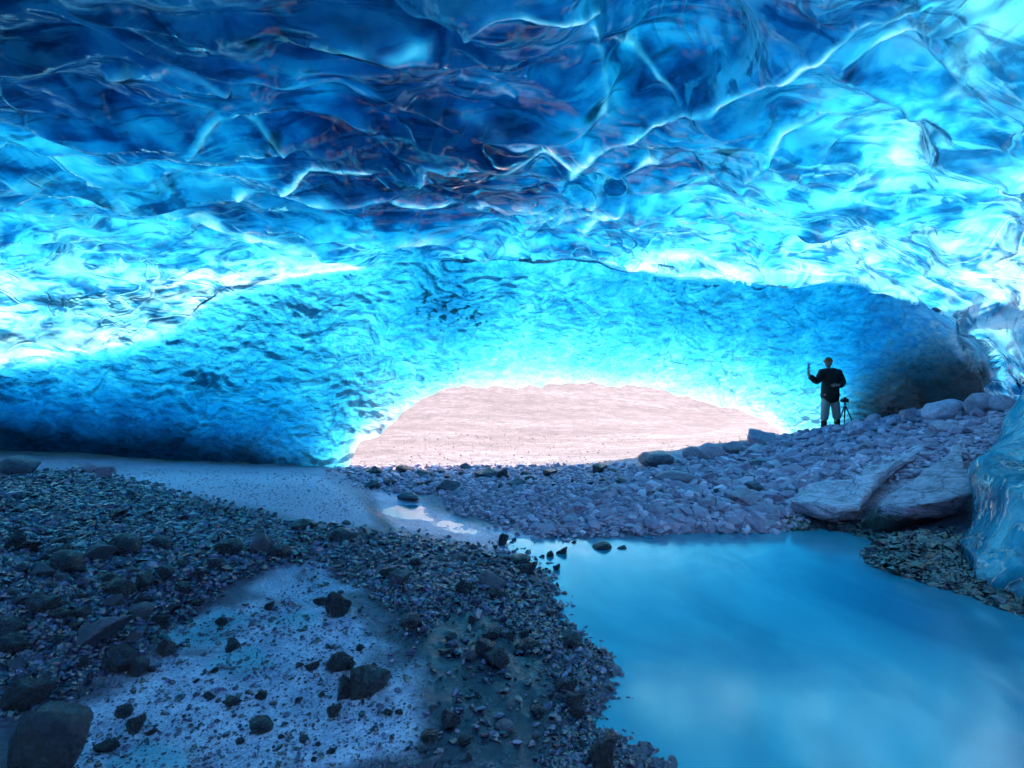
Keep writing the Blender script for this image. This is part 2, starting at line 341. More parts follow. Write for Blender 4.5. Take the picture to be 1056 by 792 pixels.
GROUND_MAT = m.surf(m.n('BsdfPrincipled', Base_Color=c, Roughness=ro, Normal=bp, Specular_IOR_Level=m.math('SUBTRACT', .75, m.math('MULTIPLY', outA, .7))))
me.materials.append(GROUND_MAT)
tag(link(bpy.data.objects.new('ground', me)), kind='structure')

tick('ground')
# ------------------------------------------------------------------ water
def flat_poly(name, poly, z, mat, dens=.12, thick=None):
    xs = [p[0] for p in poly]; ys = [p[1] for p in poly]
    bm = bmesh.new(); vs = [bm.verts.new((x, y, z)) for x, y in poly]; f = bm.faces.new(vs)
    if f.normal.z < 0: f.normal_flip()
    bmesh.ops.triangulate(bm, faces=bm.faces[:])
    return bm_obj(name, bm, mat)
m = NT('glacial_water'); tc = m.n('TexCoord').outputs['Object']
mp = m.n('Mapping', Vector=tc, Scale=(1.0, .5, 1.0), Rotation=(0, 0, .35))
n1 = m.n('TexNoise', Vector=mp.outputs[0], Scale=1.1, Detail=3.0, Distortion=.6); n2 = m.n('TexNoise', Vector=mp.outputs[0], Scale=9.0, Detail=2.0)
bp = m.n('Bump', Strength=.25, Distance=.05, Height=m.math('ADD', n1.outputs[0], m.math('MULTIPLY', n2.outputs[0], .08)))
c = m.ramp(n1.outputs[0], [(.35, (.005, .14, .26)), (.7, (.03, .29, .42))])
WATER = m.surf(m.n('BsdfPrincipled', Base_Color=c, Roughness=.15, IOR=1.7, Normal=bp, Specular_IOR_Level=.8))
P2 = [(x, y) for x, y in POOLW]
P2 = [(-.3, .9), (-.2, 1.9), (.1, 3), (.1, 4.4), (-.15, 5.6), (-.6, 6.3), (-1.6, 7.2), (-2.6, 8.2), (-2.7, 9.6), (-1.6, 9.6), (-.2, 8.1), (2.0, 7.6), (3.9, 7.9), (5.0, 6.0), (6, 4), (6.5, 1), (5, -1), (1, -1)]
w = flat_poly('pool_water', P2, 0.0, WATER); tag(w, kind='structure')

# ------------------------------------------------------------------ the ice
def d2r(px, py):
    v = np.array([(px-CX)/F, 1, -(py-CY)/F]); n = np.linalg.norm(v); return v/n, n
def dirv(azd, eld):
    a, e = R(azd), R(eld); return np.array([math.sin(a)*math.cos(e), math.cos(a)*math.cos(e), math.sin(e)])
PA = []; VA = []
def cA(px, py, Y):
    d, n = d2r(px, py); PA.append(d); VA.append(math.log(Y*n))
def cAe(a, e, Rd): PA.append(dirv(a, e)); VA.append(math.log(Rd))
# ceiling and left / right flanks (px, py, depth)
for a in [(0, 0, 3.9), (150, 0, 3.9), (300, 0, 4.0), (420, 0, 3.7), (528, 0, 3.5), (600, 30, 4.2), (700, 0, 4.3), (850, 0, 3.8), (1056, 0, 3.1),
          (0, 100, 5.6), (150, 100, 5.4), (300, 100, 5.7), (420, 90, 5.0), (528, 110, 5.2), (660, 100, 5.5), (800, 90, 4.9), (950, 80, 4.3), (1056, 100, 3.9),
          (0, 180, 7.3), (100, 190, 7.6), (250, 180, 7.6), (400, 180, 7.5), (528, 180, 7.2), (660, 180, 6.8), (800, 170, 6.3), (950, 170, 5.7), (1056, 180, 5.2),
          (0, 250, 9.6), (100, 245, 10), (250, 250, 10.6), (400, 262, 11), (500, 258, 11), (640, 260, 10.5), (760, 260, 9.6), (870, 260, 8.6), (960, 260, 7.6), (1056, 260, 6.6),
          (0, 330, 11.3), (100, 320, 11.4), (200, 300, 11.5), (300, 280, 11.5), (870, 290, 9.8), (960, 320, 9.0), (1020, 360, 8.6), (1056, 340, 7.4), (1056, 400, 8.6), (1030, 400, 9.8), (700, 330, 10.5), (500, 330, 12), (800, 400, 11)]: cA(*a)
for a in [(-60, 10, 10), (-60, 30, 5.2), (-60, 55, 3.5), (-90, 0, 9), (-90, 25, 5.5), (-90, 55, 3.3), (60, 5, 7), (60, -10, 6.8), (60, 30, 4.4), (60, 55, 3.1), (90, 0, 6.5), (90, 30, 4.6), (90, 60, 3),
          (135, 0, 8), (135, 30, 5), (-135, 0, 9), (-135, 30, 5), (180, 0, 10), (180, 25, 5.8), (180, 60, 3), (0, 89, 2.7), (0, 60, 2.9), (0, 45, 3.5), (30, 45, 3.6), (-30, 45, 3.8)]: cAe(*a)
RA = RBF(PA, VA, .12)
PB = []; VB = []
def cB(px, py, Y):
    d, n = d2r(px, py); PB.append(d); VB.append(math.log(Y*n))
for a in [(-60, 400, 11), (-60, 480, 12), (0, 375, 11.5), (0, 430, 12.1), (0, 480, 12.6), (100, 360, 11.4), (100, 420, 12.0), (100, 480, 12.6), (200, 325, 11.3), (200, 380, 11.6), (200, 440, 12.0), (200, 490, 12.5), (300, 290, 11.3), (300, 340, 11.4), (300, 400, 11.7), (300, 450, 12.0), (330, 490, 12.1),
          (400, 275, 11.3), (400, 330, 11.6), (400, 390, 12.2), (380, 440, 12.2), (500, 270, 11.6), (500, 320, 11.6), (500, 370, 12.6), (500, 402, 13.6), (600, 268, 11.6), (600, 320, 11.9), (600, 370, 12.8), (600, 400, 13.7), (360, 478, 12.2),
          (700, 290, 12.4), (700, 340, 12.8), (700, 405, 14.2), (800, 295, 13), (800, 350, 13.8), (800, 430, 15), (870, 295, 12.8), (870, 350, 14), (870, 430, 15), (940, 315, 11.8), (940, 380, 13.6), (940, 430, 14), (1010, 350, 10.4), (1010, 410, 11.5), (1080, 400, 9.6), (1080, 440, 10)]: cB(*a)
RB = RBF(PB, VB, .06)
BND = np.array([(-200, 392), (0, 382), (60, 372), (130, 360), (180, 343), (205, 322), (230, 303), (300, 290), (360, 280), (410, 271), (460, 268), (520, 266), (590, 266), (640, 277), (700, 287), (760, 291), (820, 292), (870, 292), (910, 300), (950, 314), (985, 335), (1008, 355), (1020, 375), (1026, 400), (1030, 440), (1031, 600)])
LIP = np.array([(-600, 520), (0, 500), (300, 500), (352, 494), (359, 484), (362, 474), (372, 458), (392, 447), (408, 434), (425, 420), (440, 410), (460, 404), (500, 401), (560, 400), (620, 399.5), (650, 401), (690, 407), (730, 415), (765, 424), (790, 434), (806, 445), (820, 465), (1700, 470)])
azi = np.radians(axis([(-180, -60, 4), (-60, -47, .8), (-47, 47, .085), (47, 60, .8), (60, 180, 4)]))
colpx = np.where(np.abs(azi) < R(70), CX+F*np.tan(np.clip(azi, R(-70), R(70))), np.sign(azi)*3000)
lip = np.interp(colpx, LIP[:, 0], LIP[:, 1]); lip += np.where((colpx > 365) & (colpx < 800), .8*fbm(np.stack([colpx/22, 0*colpx, 0*colpx], 1), 3), 0)
elL = np.where(np.abs(azi) < R(60), np.arctan(-(lip-CY)/F*np.cos(azi)), R(-14)+R(58)*sst(R(112), R(148), np.abs(azi)))  # behind the camera an unseen opening is added to let daylight in
tt = np.concatenate([np.linspace(0, .08, 7)[:-1], np.linspace(.08, 1, 520)**1.0])
nA = len(azi); nT = len(tt)
# rows: t=0 -> el 89.5 ; t=.08 -> el 40 ; t=1 -> lip
eld = np.where(tt[None] < .08, R(89.5)+(R(42)-R(89.5))*(tt[None]/.08), R(42)+(elL[:, None]-R(42))*((tt[None]-.08)/.92))
AZ = np.repeat(azi[:, None], nT, 1)
D = np.stack([np.sin(AZ)*np.cos(eld), np.cos(AZ)*np.cos(eld), np.sin(eld)], -1).reshape(-1, 3)
fwd = D[:, 1] > .05
ipx = np.where(fwd, CX+F*D[:, 0]/np.maximum(D[:, 1], .05), 1e4*np.sign(D[:, 0])); ipy = np.where(fwd, CY-F*D[:, 2]/np.maximum(D[:, 1], .05), -1e4)
bnd = np.interp(ipx, BND[:, 0], BND[:, 1])
wob = 2.5*fbm(np.stack([ipx/30, ipy/30, 0*ipx], 1), 3)
bw = 3+7*(1-sst(150, 420, ipx))+9*sst(930, 1000, ipx)
zB = np.where(fwd & (ipx > -400), sst(-bw, bw, ipy-bnd+wob), 0)     # 1 on the far wall
zB = zB*(1-sst(1008, 1046, ipx))
ra = np.exp(RA(D)); rb = np.exp(RB(D))
# where the two sheets meet on the left the far wall hangs from the ceiling without a ledge
joinL = 1-sst(560, 760, ipx); near = np.exp(-((ipy-bnd)/40)**2)*fwd*joinL
rj_ = np.minimum(ra, rb); ra = ra*(1-near)+rj_*near; rb = rb*(1-near)+rj_*near
Rr = ra*(1-zB)+rb*zB
P = D*Rr[:, None]
G3 = P.reshape(nA, nT, 3)
def normals(G):
    du = np.roll(G, -1, 0)-np.roll(G, 1, 0); dv = np.empty_like(G); dv[:, 1:-1] = G[:, 2:]-G[:, :-2]; dv[:, 0] = G[:, 1]-G[:, 0]; dv[:, -1] = G[:, -1]-G[:, -2]
    n = np.cross(du, dv); n /= np.linalg.norm(n, axis=2)[..., None]+1e-12
    s = np.sign((n*G).sum(2)); return n*(-s)[..., None]      # inwards (towards the camera)
# normals from coarse version to stay calm at the step
N = normals(G3).reshape(-1, 3)
toC = -D; fl = (N*toC).sum(1); N = np.where((zB > .02)[:, None] & (zB < .98)[:, None], toC, N)
A_ = 1-zB
# large folds and scallops
warp = np.stack([perlin(P*.9+5), perlin(P*.9+25), perlin(P*.9+45)], 1)
Q = P+warp*.55
ang = .35; cs, sn = math.cos(ang), math.sin(ang)
Qr = np.stack([Q[:, 0]*cs+Q[:, 1]*sn, -Q[:, 0]*sn+Q[:, 1]*cs, Q[:, 2]], 1)
big = fbm(Qr*np.array([.5, .8, .8]), 3)
rid = ridged(Qr*np.array([.55, 1.15, 1.1]), 2)-.9
rid2 = ridged(Qr*np.array([1.5, 3.2, 3.0])+7, 2)-.9
cup = 1-np.clip(2.0*np.abs(perlin(Qr*np.array([.42, .85, .9])+61)), 0, 1)**1.4; cup2 = 1-np.clip(2.0*np.abs(perlin(Qr*np.array([.9, 2.1, 2.2])+81)), 0, 1)**1.5
dA = .20*big+.20*(cup-.5)+.05*(cup2-.5)*sst(-.3, .3, perlin(P*.5+3))+.05*rid*sst(-.1, .4, perlin(P*.4+3))
Qs = P+.3*warp
sc = ridged(Qs*np.array([1.7, 1.7, 3.0])+3, 2)
dB = .26*fbm(Qs*.5, 2)-.09*sc*1.0-.05*ridged(Qs*np.array([.8, .8, 1.3])+33, 1)+.03*fbm(Qs*np.array([4.5, 4.5, 7]), 3)
disp = dA*A_+dB*zB
# long glassy folds hanging from the ceiling
CURV = [([(-20, 128), (0, 137), (60, 165), (130, 200), (200, 225), (300, 250), (400, 268)], 5, .9), ([(0, 168), (60, 182), (120, 195), (180, 212)], 4, .7), ([(0, 205), (70, 222), (120, 236), (170, 240)], 4, .6),
        ([(285, 182), (320, 170), (370, 180), (410, 188), (430, 180), (440, 168), (480, 162), (540, 155), (570, 160), (592, 172)], 4.5, 1.0),
        ([(245, 200), (300, 197), (350, 198), (400, 205), (440, 215), (480, 208), (530, 205), (560, 215)], 4, .9),
        ([(310, 240), (350, 230), (420, 235), (470, 245), (505, 252)], 3.5, .8), ([(320, 20), (370, 32), (442, 52)], 4.5, .7), ([(476, 42), (486, 22), (510, 10), (560, 6), (615, 8)], 4.5, .8),
        ([(108, 72), (130, 62), (170, 62), (205, 68), (230, 82)], 4.5, .8), ([(190, 145), (250, 128), (280, 135), (300, 155)], 3, .6), ([(420, 100), (470, 96), (528, 106)], 4, .5),
        ([(500, 262), (540, 232), (600, 205), (640, 185), (678, 174)], 5, 1.1), ([(545, 240), (580, 222), (620, 214), (665, 200), (700, 190), (735, 184), (765, 192)], 5, 1.1), ([(600, 235), (620, 225), (616, 212)], 3, .7),
        ([(590, 172), (640, 150), (700, 108), (760, 85), (800, 70), (850, 45), (900, 20), (960, -5)], 6, 1.2), ([(640, 40), (680, 80), (702, 98)], 4, .7), ([(770, 180), (800, 150), (850, 125), (920, 110), (980, 108), (1030, 125)], 5, 1.),
        ([(830, 175), (870, 150), (930, 140), (970, 150), (960, 165)], 4, .8), ([(760, 255), (850, 235), (920, 215), (980, 200), (1056, 190)], 5, 1.), ([(640, 262), (720, 255), (800, 262), (880, 270), (960, 285), (1020, 320)], 4, .7),
        ([(870, 60), (940, 50), (1000, 25), (1056, 0)], 5, .8), ([(900, 290), (960, 280), (1056, 300)], 4, .6), ([(990, 330), (1020, 350), (1056, 380)], 4, .6),
        ([(660, 215), (720, 205), (770, 222), (790, 240), (770, 255)], 4, .7), ([(480, 130), (540, 140), (590, 130), (620, 110), (625, 60), (610, 20)], 5, .6)]
fold = np.zeros(len(P)); crest = np.zeros(len(P))  # second mask: ridge lines that carry painted highlights
wx = ipx+5*perlin(np.stack([ipx/55, ipy/40, 0*ipx], 1))+2*perlin(np.stack([ipx/18, ipy/14, 0*ipx], 1)); wy = ipy+4*perlin(np.stack([ipx/45, ipy/40, 0*ipx+7], 1))+1.5*perlin(np.stack([ipx/15, ipy/14, 0*ipx+9], 1))
for pts, w_, a_ in CURV:
    d = seg_dist(wx, wy, pts); ww = w_*(1+.5*perlin(np.stack([ipx/60, ipy/60, 0*ipx+w_], 1)))
    fold = np.maximum(fold, a_*np.exp(-(d/ww)**2)); crest = np.maximum(crest, min(1, a_)*np.exp(-(d/(1.2+.34*w_*np.clip(1.1+1.6*perlin(np.stack([ipx/35, ipy/35, 0*ipx+w_*3], 1)), .15, 2)))**2))
disp = disp+fold*A_*Rr/F*5.5
# hollow pits in far wall
for (hx, hy, hr, ha) in [(205, 385, 22, .35), (470, 325, 26, .2), (640, 320, 40, .2), (150, 270, 60, -.2)]:
    disp -= ha*np.exp(-(((ipx-hx)/hr)**2+((ipy-hy)/(hr*.6))**2))*zB
lipd = np.clip((np.interp(ipx, LIP[:, 0], LIP[:, 1])-ipy), 0, 400)
P = P+N*disp[:, None]
P[:, 2] += CAMZ
# thickness (metres of ice the daylight crosses)
TH = []
def th(px, py, t): d, _ = d2r(px, py); TH.append((d, t))
for a in [(0, 0, 5), (60, 30, 5), (200, 30, 3.4), (330, 30, 3.0), (420, 90, 3.6), (490, 60, 5.2), (560, 20, 3.2), (620, 60, 3.0), (740, 30, 2.9), (840, 20, 2.6), (930, 20, 1.5), (1056, 20, 1.1),
          (0, 110, 2.6), (120, 120, 2.6), (230, 160, 2.0), (300, 100, 2.4), (380, 130, 3.3), (460, 150, 3.2), (540, 130, 3.2), (600, 110, 2.6), (660, 140, 2.2), (740, 110, 1.8), (850, 90, 1.4), (1000, 90, .75),
          (60, 190, 1.3), (30, 170, 1.8), (150, 220, 1.5), (250, 210, 1.9), (350, 215, 2.4), (450, 220, 2.6), (520, 200, 2.7), (600, 180, 2.2), (650, 200, 1.8), (720, 170, 1.5), (800, 180, 1.0), (900, 170, .7), (1000, 170, .8), (1040, 200, .5),
          (0, 240, .9), (60, 262, .5), (120, 280, .42), (200, 270, .42), (300, 272, .4), (370, 270, .4), (60, 320, .5), (150, 330, .45), (10, 360, .35), (0, 300, .3), (100, 350, .2), (400, 255, 1.6), (480, 255, 1.8), (560, 250, 1.2), (640, 240, .9), (720, 240, .8), (800, 240, .7), (900, 240, .6), (960, 290, .5), (1030, 270, .45), (1050, 340, .5), (1020, 330, .5), (1050, 400, 1.2), (850, 275, .6), (600, 262, .5)]: th(*a)
THa = RBF([t[0] for t in TH]+[dirv(*q) for q in [(-60, 30), (-60, 0), (-90, 20), (60, 30), (60, 0), (90, 20), (135, 20), (-135, 20), (180, 20), (0, 80), (0, 50), (40, 45), (-40, 45)]],
          [t[1] for t in TH]+[1.0, .8, .7, .1, .2, .06, .08, .6, .12, .3, .8, .12, 1.0], .05)  # unseen overhead and side ice, thinned to throw fill light on the floor
TB = []
for px, py, t in [(-60, 395, 2), (0, 395, 1.7), (0, 430, 3.2), (0, 470, 4.5), (100, 385, 1.4), (100, 420, 2.4), (100, 470, 4.5), (200, 345, .95), (200, 400, 1.6), (200, 440, 2.8), (200, 480, 4.5), (300, 310, .9), (300, 370, 1.25), (300, 430, 2.0), (300, 480, 3.2), (330, 485, 1.6),
                  (400, 290, 1.0), (400, 340, 1.0), (400, 400, .7), (420, 415, .4), (380, 440, .25), (350, 470, .4), (362, 440, .7), (465, 325, 1.8), (500, 285, 1.2), (500, 360, .8), (500, 385, .55), (500, 398, .38), (600, 285, 1.0), (600, 330, 1.0), (600, 370, .6), (600, 388, .5), (600, 398, .38),
                  (700, 305, 1.4), (700, 345, 1.2), (700, 385, .5), (700, 403, .38), (800, 310, 1.6), (800, 350, 1.6), (780, 390, .6), (780, 415, .35), (820, 430, .35), (840, 400, 1.0), (870, 310, 2.0), (870, 370, 1.9), (880, 420, 1.4), (850, 440, .4), (930, 330, 3.2), (930, 380, 4.2), (930, 425, 4), (1000, 360, 3.4), (1000, 410, 3.6)]:
    d, _ = d2r(px, py); TB.append((d, t))
THb = RBF([t[0] for t in TB], [t[1] for t in TB], .03)
T = np.clip(THa(D), .08, 4.6)*(1-zB)+np.clip(THb(D), .06, 4.6)*zB
tn = fbm(Q*.9+31, 4); tn2 = ridged(Qr*np.array([.8, 2.0, 2.0])+13, 3)-1.0
CZ = sst(430, 330, ipx)*sst(245, 262, ipy)*fwd
T = T*(1+.3*CZ*A_)*np.exp(A_*(1-.6*CZ)*(.45*tn+.55*np.clip(1.5*perlin(Q*.45+91), -1, 1)-.3*tn2)+zB*(.3*fbm(Qs*2.2, 3)))
crest = crest*sst(.7, 1.9, T)*A_*np.clip(.75+.9*fbm(np.stack([ipx/50, ipy/50, 0*ipx+3], 1), 2), .5, 1)
T = (T*(1.2+.4*sst(20, 240, 400-ipy)+.5*np.exp(-((ipy-195)/55)**2)*sst(900, 650, ipx)*fwd)*A_+T*zB*(1.1+.35*sst(0, 60, lipd)))*(1+.55*np.clip(fold, 0, 1)*A_)
T = np.maximum(T, .38*A_)
T = T*(1-.92*np.clip(crest**.5*1.1, 0, 1))  # ice thinned along those ridges so the highlight lines show bright
SUN_EL, SUN_AZ = 52, 8      # sun ahead of the camera, a little to the right
SD = np.array([math.sin(R(SUN_AZ))*math.cos(R(SUN_EL)), math.cos(R(SUN_AZ))*math.cos(R(SUN_EL)), math.sin(R(SUN_EL))])
out = D.copy(); bl = sst(-.1, .45, D[:, 1])[:, None]
out = out*(1-bl)+SD[None]*bl; out /= np.linalg.norm(out, axis=1)[:, None]
Po = P+out*(T+.03)[:, None]
Vv = np.vstack([P, Po]); nV = nA*nT
Fi = grid_faces(nA, nT, True); Fo = Fi[:, ::-1]+nV
i = np.arange(nA); j = (i+1) % nA
rim = np.stack([i*nT+nT-1, j*nT+nT-1, j*nT+nT-1+nV, i*nT+nT-1+nV], 1)
top = np.stack([i*nT, i*nT+nV, j*nT+nV, j*nT], 1)
me = np_mesh('glacier_shell', Vv, np.vstack([Fi, Fo, rim, top])[:, ::SHELL_WIND])
ft = np.zeros(len(P)); 
dirt_shade = np.where(zB > .5, sst(120, 20, ipx)*0+np.clip(sst(28, 0, ipy-0)*0, 0, 1), 0)
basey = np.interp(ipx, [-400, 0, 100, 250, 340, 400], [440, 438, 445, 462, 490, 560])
dirt_shade = zB*sst(-22, 18, ipy-basey+10*tn)*.9+zB*.95*sst(-45, 35, ipy-np.interp(ipx, [850, 880, 930, 1000], [480, 415, 375, 355])+10*tn)*(ipx > 850)  # dirty ice at left base; right part paints the recess shade into the colour
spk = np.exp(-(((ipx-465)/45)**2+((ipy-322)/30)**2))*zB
dirt_shade = np.clip(dirt_shade+sst(.15, .8, fbm(P*np.array([6, 6, 9])+9, 4)*spk*2.2)*.85, 0, .97)
dirt_shade = np.maximum(dirt_shade, A_*.8*sst(.55, .9, fbm(Q*1.3+77, 3))*(ipy < 200))
bub_glint = zB*sst(24, 2, lipd)*((ipx > 355) & (ipx < 840))*.45
bub_glint = np.maximum(bub_glint, A_*.5*sst(1.0, .2, T)*sst(.0, .35, .25+fbm(Qr*np.array([.8, 2.5, 2.5]), 3)))
bub_glint = np.maximum(bub_glint, .9*np.clip(crest*1.2, 0, 1))  # painted highlight ribbons along the folds join the bubbly white
attr(me, 'crest', np.concatenate([np.clip(crest*1.2, 0, 1), 0*crest])); attr(me, 'zone', np.concatenate([zB, zB])); attr(me, 'dirt_shade', np.concatenate([dirt_shade, 0*dirt_shade])); attr(me, 'bubbles_glint', np.concatenate([bub_glint, bub_glint])); attr(me, 'inner', np.concatenate([np.ones(nV), np.zeros(nV)]))
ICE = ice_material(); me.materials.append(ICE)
cave = empty('ice_cave', (0, 0, 0)); tag(cave, 'blue glacier ice cave arching over the pool, gravel floor and bright opening', 'ice cave')
link(bpy.data.objects.new('ice_vault', me), cave)

tick('ice')
# ------------------------------------------------------------------ stones
def rock_np(seed, round_=False):
    r = random.Random(seed); bm = bmesh.new(); k = 13 if not round_ else 34
    el = Vector((1, r.uniform(.6, .95), r.uniform(.5, .85)))
    for _ in range(k):
        p = Vector((r.gauss(0, 1), r.gauss(0, 1), r.gauss(0, 1))).normalized()*r.uniform(.82, 1); bm.verts.new((p.x*el.x, p.y*el.y, p.z*el.z))
    h = bmesh.ops.convex_hull(bm, input=bm.verts[:]); bmesh.ops.delete(bm, geom=[q for q in bm.verts if not q.link_faces], context='VERTS')
    bmesh.ops.dissolve_limit(bm, angle_limit=R(16), verts=bm.verts[:], edges=bm.edges[:])
    bmesh.ops.bevel(bm, geom=bm.edges[:], offset=.035 if not round_ else .09, segments=1 if not round_ else 2, affect='EDGES', clamp_overlap=True)
    bmesh.ops.triangulate(bm, faces=bm.faces[:])
    for _ in range(4):
        lg = [e for e in bm.edges if e.calc_length() > .2]
        if not lg: break
        bmesh.ops.subdivide_edges(bm, edges=lg, cuts=1); bmesh.ops.triangulate(bm, faces=[q for q in bm.faces if len(q.verts) > 3])
    if round_:
        for _ in range(6): bmesh.ops.smooth_vert(bm, verts=bm.verts[:], factor=.5, use_axis_x=True, use_axis_y=True, use_axis_z=True)
    bm.normal_update(); v = np.array([x.co[:] for x in bm.verts]); nn = np.array([x.normal[:] for x in bm.verts]); f = np.array([[q.index for q in x.verts] for x in bm.faces]); bm.free()
    v = v+nn*(.045*fbm(v*2.2+seed*3.1, 4))[:, None]
    return v/np.abs(v).max(0), f
ROCK_DARK = rock_material('dark_wet_rock', (.006, .005, .014), (.040, .033, .075), .22, 5.)
ROCK_BLUE = rock_material('wet_grey_rock', (.02, .022, .045), (.13, .13, .23), .35, 5.)
ROCK_PALE = rock_material('pale_dry_rock', (.27, .23, .34), (.68, .58, .80), .75, 4.)
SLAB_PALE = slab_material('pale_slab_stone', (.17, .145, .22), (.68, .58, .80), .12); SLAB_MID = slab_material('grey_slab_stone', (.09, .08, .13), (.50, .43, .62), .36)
ROCK_MID = rock_material('grey_rock', (.17, .135, .22), (.52, .42, .60), .6, 5.)
VAR = []
for k in range(10):
    v, f = rock_np(k+1, k in (2, 8))
    VAR.append((v, f))
_mesh = {}
def rock_mesh(k, mat):
    key = (k, mat.name)
    if key not in _mesh:
        me = np_mesh('rock', VAR[k][0], VAR[k][1], True); me.materials.append(mat)
        me.set_sharp_from_angle(angle=R(28)) if hasattr(me, 'set_sharp_from_angle') else None
        _mesh[key] = me
    return _mesh[key]
NROCK = 0
PLACED = []
def rock(px, py, w, h, mat, label, group=None, name='rock', k=None, rz=None, tilt=.25, deep=.9, sink=.18, cat='rock'):
    """px,py = middle of its foot in the photograph; w,h = its width and height there"""
    global NROCK
    x, y, z = [float(q[0]) for q in hit([px], [py])]
    s = y/F; hw = w*s/2; hh = h*s
    k = random.randrange(10) if k is None else k
    o = bpy.data.objects.new(name, rock_mesh(k, mat)); link(o)
    o.scale = (hw*1.04, hw*deep, hh*.62)
    o.location = (x, y+hw*deep*.6, z+hh*(.5-sink)); 
    o.rotation_euler = (random.uniform(-tilt, tilt)*.5, random.uniform(-tilt, tilt), random.choice([0, math.pi])+random.uniform(-.3, .3) if rz is None else rz)
    tag(o, label, cat, group); NROCK += 1; PLACED.append((px, py, w)); return o

# boulders one can point to
rock(38, 800, 84, 66, ROCK_DARK, 'largest black rounded boulder in the bottom left corner', name='boulder', k=2, tilt=.1, rz=.2, cat='boulder')
rock(18, 738, 46, 34, ROCK_DARK, 'black rock just behind the big corner boulder at far left')
rock(347, 637, 25, 26, ROCK_DARK, 'pointed dark rock standing alone on the pale wet flat', k=3)
rock(84, 762, 17, 16, ROCK_DARK, 'small round black rock right of the corner boulder')
rock(139, 759, 24, 20, ROCK_DARK, 'jagged black rock on wet silt right of the corner boulder')
rock(107, 776, 24, 11, ROCK_DARK, 'flat low black rock beside the small puddle at bottom left')
rock(140, 697, 22, 17, ROCK_DARK, 'square black rock at the edge of the left gravel bank, on wet silt')
rock(171, 677, 24, 17, ROCK_DARK, 'black rock with a pale top at the edge of teal shallow water')
rock(233, 673, 21, 12, ROCK_DARK, 'dark rock sitting in the teal puddle on the flat')
rock(228, 645, 16, 8, ROCK_DARK, 'small dark rock on teal shallow water above the puddle')
rock(265, 757, 28, 14, ROCK_DARK, 'dark wedge shaped rock low in the middle of the wet flat')
rock(95, 668, 62, 34, ROCK_BLUE, 'large angular slab with a lit face on the left gravel bank', k=4, name='boulder', cat='boulder')
rock(115, 690, 40, 20, ROCK_DARK, 'dark block at the foot of the angular slab on the left bank')
rock(352, 694, 34, 22, ROCK_DARK, 'dark rock topping the clump of rocks in the middle foreground', k=5)
rock(376, 722, 44, 32, ROCK_DARK, 'largest black rock in the clump of the middle foreground', k=6, name='boulder', cat='boulder')
rock(352, 722, 26, 24, ROCK_DARK, 'upright black rock left in the middle foreground clump')
rock(345, 742, 20, 14, ROCK_DARK, 'small black rock at the foot of the middle foreground clump')
rock(443, 800, 34, 20, ROCK_BLUE, 'grey glinting rock cut by the bottom edge of the picture')
rock(631, 800, 42, 38, ROCK_DARK, 'black rock at the pool edge at the bottom of the picture', k=1, name='boulder', cat='boulder')
rock(597, 742, 18, 14, ROCK_DARK, 'dark stone on the shore above the bottom pool edge rock', sink=.05)
rock(590, 716, 16, 17, ROCK_DARK, 'round black stone on the dark spit beside the pool', sink=.05)
rock(545, 671, 30, 10, ROCK_DARK, 'long flat dark stone on the spit beside the pool')
rock(500, 676, 26, 15, ROCK_DARK, 'dark stone in the middle of the spit')
rock(484, 683, 16, 9, ROCK_BLUE, 'small grey rounded stone among dark stones of the spit')
rock(507, 607, 28, 16, ROCK_BLUE, 'dark stone where the spit narrows beside the pool')
rock(520, 563, 14, 13, ROCK_DARK, 'black round stone at the mouth of the pale stream')
rock(536, 582, 22, 9, ROCK_DARK, 'low dark stone in shallow water at the pool head')
rock(621, 573, 22, 12, ROCK_DARK, 'larger of the black stones standing in the pool head', sink=.05)
rock(641, 576, 17, 11, ROCK_DARK, 'sloping black stone at the right end of the pool head row', sink=.05)
rock(583, 577, 20, 10, ROCK_DARK, 'dark stone left of the black stone row in the pool head', sink=.05)
rock(567, 577, 8, 8, ROCK_DARK, 'tiny round stone in shallow water left of the pool head row', sink=.05)
rock(574, 590, 9, 7, ROCK_DARK, 'tiny dark stone standing in the pool nearest the camera', sink=.05)
rock(708, 562, 12, 6, ROCK_DARK, 'small dark stone alone in the pool near the far shore', sink=.05)
rock(747, 551, 24, 8, ROCK_MID, 'low purple grey stone at the far shore of the pool')
rock(305, 548, 32, 11, ROCK_DARK, 'dark flat rock at the top of the wet flat', k=7)
rock(352, 559, 30, 12, ROCK_DARK, 'dark rock below the edge of the lavender beach')
rock(285, 574, 22, 12, ROCK_DARK, 'square dark rock above the wet flat')
rock(115, 536, 28, 11, ROCK_DARK, 'dark rock sitting in the pale patch high on the left bank')
rock(62, 562, 20, 9, ROCK_DARK, 'small dark rock high on the left bank')
rock(12, 489, 40, 19, ROCK_BLUE, 'rounded boulder at the far left under the dark ice', name='boulder', cat='boulder', k=2)
rock(105, 493, 24, 13, ROCK_MID, 'grey boulder in front of the dark ice on the left', k=1)
rock(86, 488, 16, 10, ROCK_MID, 'small grey rock touching the grey boulder by the dark ice')
rock(463, 507, 30, 13, ROCK_BLUE, 'dark rounded rock behind the pale stream')
rock(423, 517, 30, 10, ROCK_BLUE, 'rounded grey rock at the head of the pale stream')
rock(500, 494, 28, 11, ROCK_BLUE, 'long dark rock in the opening in front of the pink slope')
rock(680, 481, 40, 17, ROCK_BLUE, 'dark grey domed rock at the left end of the mound', k=8)
rock(735, 473, 26, 18, ROCK_MID, 'round grey boulder on the mound left of the lavender one', k=2)
rock(716, 474, 20, 14, ROCK_MID, 'left of two grey boulders on the mound crest')
rock(756, 468, 24, 14, ROCK_MID, 'grey rock right of the round boulder on the crest')
